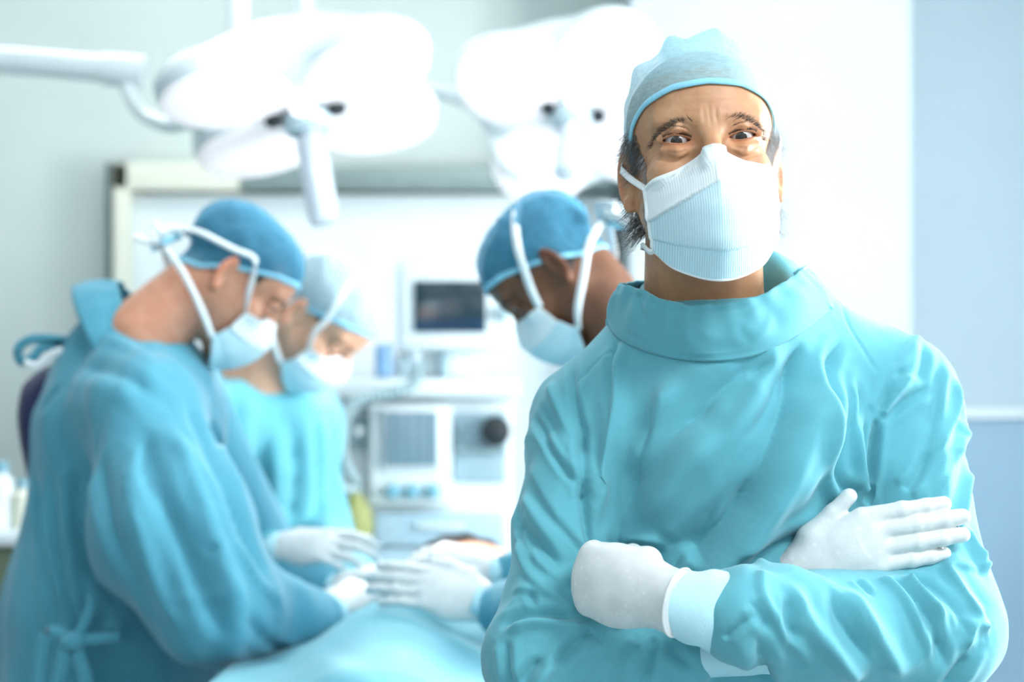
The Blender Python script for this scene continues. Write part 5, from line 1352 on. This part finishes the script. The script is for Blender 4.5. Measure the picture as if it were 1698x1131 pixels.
def build_surgeon_b():
    root = empty('person', (P(440, 0, 3.85)[0], 3.85, 0))
    tag(root, 'middle surgeon behind the leftmost one, cap painted pale as if overexposed, head bowed to the right', 'person', 'operating team')
    root['label'] = 'middle surgeon with cap painted pale as if overexposed, head bowed low, standing behind the leftmost surgeon'
    M = place(P(538, 522, 3.7), roll=0, pitch=56, yaw=72)
    fn, fe, cap, mask, MP = team_head(root, M, P(430, 640, 3.78), M_SKIN_B, M_CAP_BLOWN, M_HAIR_G, 51, near=-1, hairz=-30)
    tie(M, mask, [MP[0, 0], (-78, -36, -6), (-80, -30, 30), (-76, -10, 70), (-50, 10, 106), (0, 20, 118)], 0.011, (0.2, 1, 0))
    tie(M, mask, [MP[-1, 0], (-72, -10, -92), (-68, 70, -66), (0, 116, -54)], 0.011)
    tie(M, mask, [MP[0, -1], (80, -10, 6), (84, 20, 20), (60, 92, 0), (0, 112, -8)], 0.010)
    tie(M, mask, [MP[-1, -1], (72, 0, -90), (68, 70, -66), (0, 116, -54)], 0.010)
    sR, eR, wR = P(365, 700, 3.66), P(330, 930, 3.48), P(425, 912, 3.40)
    sL, eL, wL = P(500, 705, 3.92), P(520, 880, 3.85), P(600, 975, 3.62)
    def g(x, y, z):
        d = d_rc(x, y, z, P(440, 730, 3.84), P(440, 980, 3.9), 0.125, 0.135)
        d = smin(d, d_rc(x, y, z, P(440, 650, 3.80), P(440, 740, 3.84), 0.085, 0.11), F(0.08))
        d = smin(d, d_rc(x, y, z, P(375, 715, 3.76), P(495, 715, 3.90), 0.080, 0.08), F(0.06))
        d = smin(d, skirt(x, y, z, P(440, 0, 3.9)[0], 3.9, 0.98, 0.14, 0.21), F(0.06))
        a = smin(d_rc(x, y, z, sR, eR, 0.07, 0.07), d_rc(x, y, z, eR, wR, 0.068, 0.046), F(0.04))
        b = smin(d_rc(x, y, z, sL, eL, 0.066, 0.066), d_rc(x, y, z, eL, wL, 0.062, 0.045), F(0.04))
        k = np.clip((z-F(1.22))/F(0.15), 0, 1)*F(0.07)+F(0.012)
        return smin(smin(d, a, k), b, k)
    FO = [([(390, 640), (400, 760), (400, 870)], 16, 8, 'v', .2, .2), ([(450, 680), (455, 780), (450, 880)], 14, 7, 'b', .2, .2), ([(480, 680), (490, 790), (480, 880)], 12, 7, 'v', .3, .2),
          ([(520, 680), (528, 780), (525, 870)], 10, 6, 'v', .2, .2), ([(350, 650), (370, 760), (380, 870)], 12, 6, 'v', .2, .2), ([(430, 870), (450, 930), (500, 980)], 12, 7, 'v', .2, .2)]
    gown_mesh(root, g, ((-0.80, -0.20), (3.3, 4.15), (0.36, 1.52)), FO, M_GOWN, 0.0105, seed=80)
    cc = P(440, 625, 3.79); axn = unit(np.array(P(500, 560, 3.72))-cc); e1 = unit(np.cross(axn, (0.3, 0, 1))); e2 = np.cross(axn, e1)
    cone_collar(root, ring3(cc-axn*0.05, e1, e2, 0.115, 0.115), ring3(cc+axn*0.005, e1, e2, 0.085, 0.085), M_GOWN, 5)
    for (w0, w1, bk, cur, sd) in ((wR, P(560, 905, 3.36), (0.1, -0.75, 0.75), 16, 1), (wL, P(640, 960, 3.45), (0.0, -0.3, 1.0), 24, -1)):
        d = unit(w1-w0); o = w0+d*0.045
        cuff_tube([w0-d*0.03, w0+d*0.01, w0+d*0.05], 0.042, 0.034, root, M_CUFF, 'knit_cuff', flat=0.8, n=8, seg=28)
        build_glove(hand_fn(curl=(cur, cur+5, cur+10, cur+14), curl2=(cur+6, cur+10, cur+14, cur+18), side=sd, wrist=30, thumb=((28, 32, -8), (58, 40, -26), (86, 36, -36))), hand_frame(o, d, bk, 1.0), root, 3.0, (-40, -60, -120), (180, 75, 45))
    lower_body(root, P(440, 0, 3.9)[0], 3.92, 0.75, 40)

def build_surgeon_c():
    root = empty('person', (P(1120, 0, 3.1)[0], 3.12, 0))
    tag(root, 'dark-haired surgeon with blue cap bowing left, half hidden behind the foreground surgeon', 'person', 'operating team')
    M = place(P(912, 446, 3.05), roll=0, pitch=54, yaw=-105)
    fn, fe, cap, mask, MP = team_head(root, M, P(1075, 570, 3.12), M_SKIN_C, M_CAP_D, M_HAIR_D, 61, near=1, hairz=-40)
    tie(M, mask, [MP[0, -1], (77, -36, -14), (86, -16, 12), (89, 6, 40), (77, 32, 68), (42, 56, 92), (0, 70, 98)], 0.013, (0, 0.6, -0.8))
    tie(M, mask, [MP[-1, -1], (74, -16, -88), (74, 30, -66), (66, 72, -44), (40, 104, -34), (0, 114, -30)], 0.012, (0, 0.3, 1))
    tie(M, mask, [MP[0, 0], (-80, -38, -4), (-84, -28, 30), (-54, 6, 106), (0, 16, 118)], 0.011, (0.2, 1, 0.2))
    tie(M, mask, [MP[-1, 0], (-72, 0, -90), (-68, 70, -60), (0, 116, -32)], 0.010)
    for pts in ([(0, 112, -24), (20, 136, -34), (30, 150, -52), (16, 150, -60), (0, 118, -30)], [(0, 112, -24), (-10, 140, -50), (4, 150, -86)], [(0, 114, -30), (12, 132, -62), (22, 136, -100)], [(0, 112, -20), (26, 126, -40), (40, 130, -70)], [(0, 112, -24), (34, 130, -16), (44, 142, -34), (24, 140, -44)]):
        tie(M, mask, pts, 0.020, (0.6, 0.3, 0.6), 'tie_end')
    sL, eL, wL = P(1090, 720, 2.92), P(1010, 1010, 2.86), P(840, 1010, 3.02)
    sR, eR, wR = P(1080, 700, 3.34), P(960, 960, 3.40), P(850, 962, 3.24)
    def g(x, y, z):
        d = d_rc(x, y, z, P(1110, 720, 3.13), P(1135, 1010, 3.14), 0.145, 0.155)
        d = smin(d, d_rc(x, y, z, P(1085, 610, 3.12), P(1105, 720, 3.13), 0.085, 0.125), F(0.08))
        d = smin(d, skirt(x, y, z, P(1135, 0, 3.14)[0], 3.14, 1.0, 0.16, 0.21), F(0.06))
        a = smin(d_rc(x, y, z, sL, eL, 0.08, 0.078), d_rc(x, y, z, eL, wL, 0.072, 0.046), F(0.04))
        b = smin(d_rc(x, y, z, sR, eR, 0.08, 0.075), d_rc(x, y, z, eR, wR, 0.07, 0.046), F(0.04))
        k = np.clip((z-F(1.22))/F(0.15), 0, 1)*F(0.07)+F(0.012)
        return smin(smin(d, a, k), b, k)
    gown_mesh(root, g, ((-0.08, 0.52), (2.72, 3.52), (0.36, 1.58)), [], M_GOWN_B, 0.011, seed=90)
    cc = P(1078, 585, 3.12); axn = unit(np.array(P(930, 500, 3.06))-cc); e1 = np.array([0, 1.0, 0]); e2 = np.cross(axn, e1)
    cone_collar(root, ring3(cc-axn*0.05, e1, e2, 0.115, 0.12), ring3(cc+axn*0.0, e1, e2, 0.080, 0.09), M_GOWN_B, 3)
    for (w0, w1, bk, cur, sd, sc) in ((wL, P(700, 975, 3.05), (0.05, -0.8, 0.6), 9, -1, 1.08), (wR, P(740, 925, 3.22), (0.3, -0.5, 0.9), 40, 1, 1.05)):
        d = unit(w1-w0); o = w0+d*0.04
        cuff_tube([w0-d*0.03, w0+d*0.01, w0+d*0.05], 0.042, 0.034, root, M_CUFF, 'knit_cuff', flat=0.8, n=8, seg=28)
        build_glove(hand_fn(curl=(cur,)*4, curl2=(cur,)*4, side=sd, wrist=34, spl=(2, 0, -1, -3), thumb=((30, 34, 0), (62, 44, 2), (90, 44, 0))), hand_frame(o, d, bk, sc), root, 3.0, (-45, -75, -120), (190, 75, 45))
    lower_body(root, P(1135, 0, 3.14)[0], 3.14, 0.75, -90)

def build_patient():
    # operating table with its drape
    t = empty('operating_table', (-0.2, 3.05, 0)); tag(t, 'steel operating table under the teal drape', 'table')
    MB().box((-0.44, 2.55, 0.90), (0.05, 3.54, 0.95), 0.02).build('tabletop', M_STEEL, t)
    MB().box((-0.30, 2.95, 0.10), (-0.08, 3.30, 0.90), 0.03).build('column', M_MACH, t)
    MB().box((-0.28, 3.56, 0.842), (0.10, 3.95, 0.884), 0.015).build('headrest', M_STEEL, t)
    MB().box((-0.42, 2.70, 0.0), (0.02, 3.60, 0.10), 0.03).build('base', M_LAMPG, t)
    def dr(x, y, z):
        qx = np.abs(x+F(0.195))-F(0.245); qy = np.abs(y-F(3.04))-F(0.50)
        k = np.clip((F(0.98)-z)/F(0.7), 0, 1)*F(0.03)
        rr = F(0.04)
        d2 = np.sqrt(np.maximum(qx+rr-k, 0)**2+np.maximum(qy+rr-k, 0)**2)-rr+np.minimum(np.maximum(qx-k, qy-k), 0)
        d = smax(d2, z-F(0.985), F(0.05))
        d = np.maximum(d, F(0.35)-z)
        d = smin(d, d_rc(x, y, z, (-0.2, 2.62, 0.93), (-0.2, 3.40, 0.96), 0.08, 0.085), F(0.12))
        inner = np.maximum(np.maximum(qx+F(0.012), qy+F(0.012)), z-F(0.952)); return smax(d, -inner, F(0.004))
    V, Fc = sdf_mesh(dr, axis((-0.52, 0.14, 0.011)), axis((2.46, 3.62, 0.014)), axis((0.32, 0.86, 0.03), (0.86, 1.09, 0.009)))
    N = vnormals(V, Fc); hang = np.clip((0.96-V[:, 2])/0.4, 0, 1)
    D = 0.005*sm_noise(V, 22, 101)+0.004*sm_noise(V*np.array([1, 0.4, 1]), 48, 102)+hang*0.016*sm_noise(V*np.array([1, 1, 0.1]), 34, 103)
    D = np.clip(D, -0.008, 0.03)
    dp = new_mesh('surgical_drape', V+N*D[:, None], Fc, M_DRAPE); tag(dp, 'large teal surgical drape spread over the operating table', 'drape')
    # patient: head beyond the drape, body under it
    r = empty('person', (-0.15, 3.6, 0.95)); tag(r, 'patient lying under the drape, only brown hair showing past the gloves', 'person')
    M = place((P(782, 925, 3.70)[0], 3.70, 1.0), roll=0, pitch=-75, yaw=0) @ Matrix.Rotation(math.radians(95), 4, 'Z')
    fn = head_fn(eyes=True, ears=True, neck_b=(0, 40, -190))
    V, Fc = sdf_mesh(fn, axis((-155, 155, 4)), axis((-128, 125, 4)), axis((-300, 115, 4)))
    x, y, z = V.T; hair = np.maximum(np.clip((z-52)/6, 0, 1), np.clip((y-10)/8, 0, 1)*(z > -50)*(np.abs(x) < 78))
    new_mesh('body', xf(M, V), Fc, M_SKIN_B, r, attrs={'stubble': 0*x, 'hairline': 0*hair, 'redden_shade': 0*x})
    fe = head_fn(eyes=False, ears=False, neck_b=(0, 40, -190)); rng = np.random.RandomState(5); paths = []
    az = rng.rand(900)*2*math.pi; el = np.arcsin(rng.uniform(0.15, 1, 900)); el = np.where(np.cos(az) < -0.1, np.arcsin(rng.uniform(-0.4, 1, 900)), el)
    d = np.stack([np.sin(az)*np.cos(el), -np.cos(az)*np.cos(el), np.sin(el)], 1); rr = radial(fe, np.array([0, 10, 30.0]), d); pp = np.array([0, 10, 30.0])+d*rr[:, None]
    for k in range(900):
        o = d[k]*6+rng.normal(size=3)*3+np.array([0, 6, 0]); paths.append([pp[k]-d[k]*2, pp[k]+o*0.6, pp[k]+o*1.1+np.array([0, 6, 0]), pp[k]+o*1.2+np.array([0, 14, 2])])
    strands(paths, 2.2, 'hair', mat_simple('brown_hair', srgb(72, 50, 40), 0.5, var=0.2, scale=200), r, M)
    pl = empty('pillow', (P(782, 0, 3.72)[0], 3.72, 0.885)); tag(pl, 'flat pale pillow under the patient head', 'pillow')
    c = (P(782, 0, 3.72)[0], 3.74, 0.897)
    V, Fc = sdf_mesh(lambda x, y, z: np.maximum(d_ell(x, y, z, c, (0.17, 0.15, 0.035)), F(0.885)-z), axis((c[0]-0.2, c[0]+0.2, 0.012)), axis((c[1]-0.19, c[1]+0.19, 0.012)), axis((0.86, 0.95, 0.007)))
    new_mesh('cushion', V, Fc, M_CUFF, pl)
import time as _t
def _run(f):
    a = _t.time(); f(); print('%-16s %.1f s' % (f.__name__, _t.time()-a))
for f in (build_room, build_subject, build_surgeon_a, build_surgeon_b, build_surgeon_c, build_patient, build_lamps, build_machine, build_bench): _run(f)
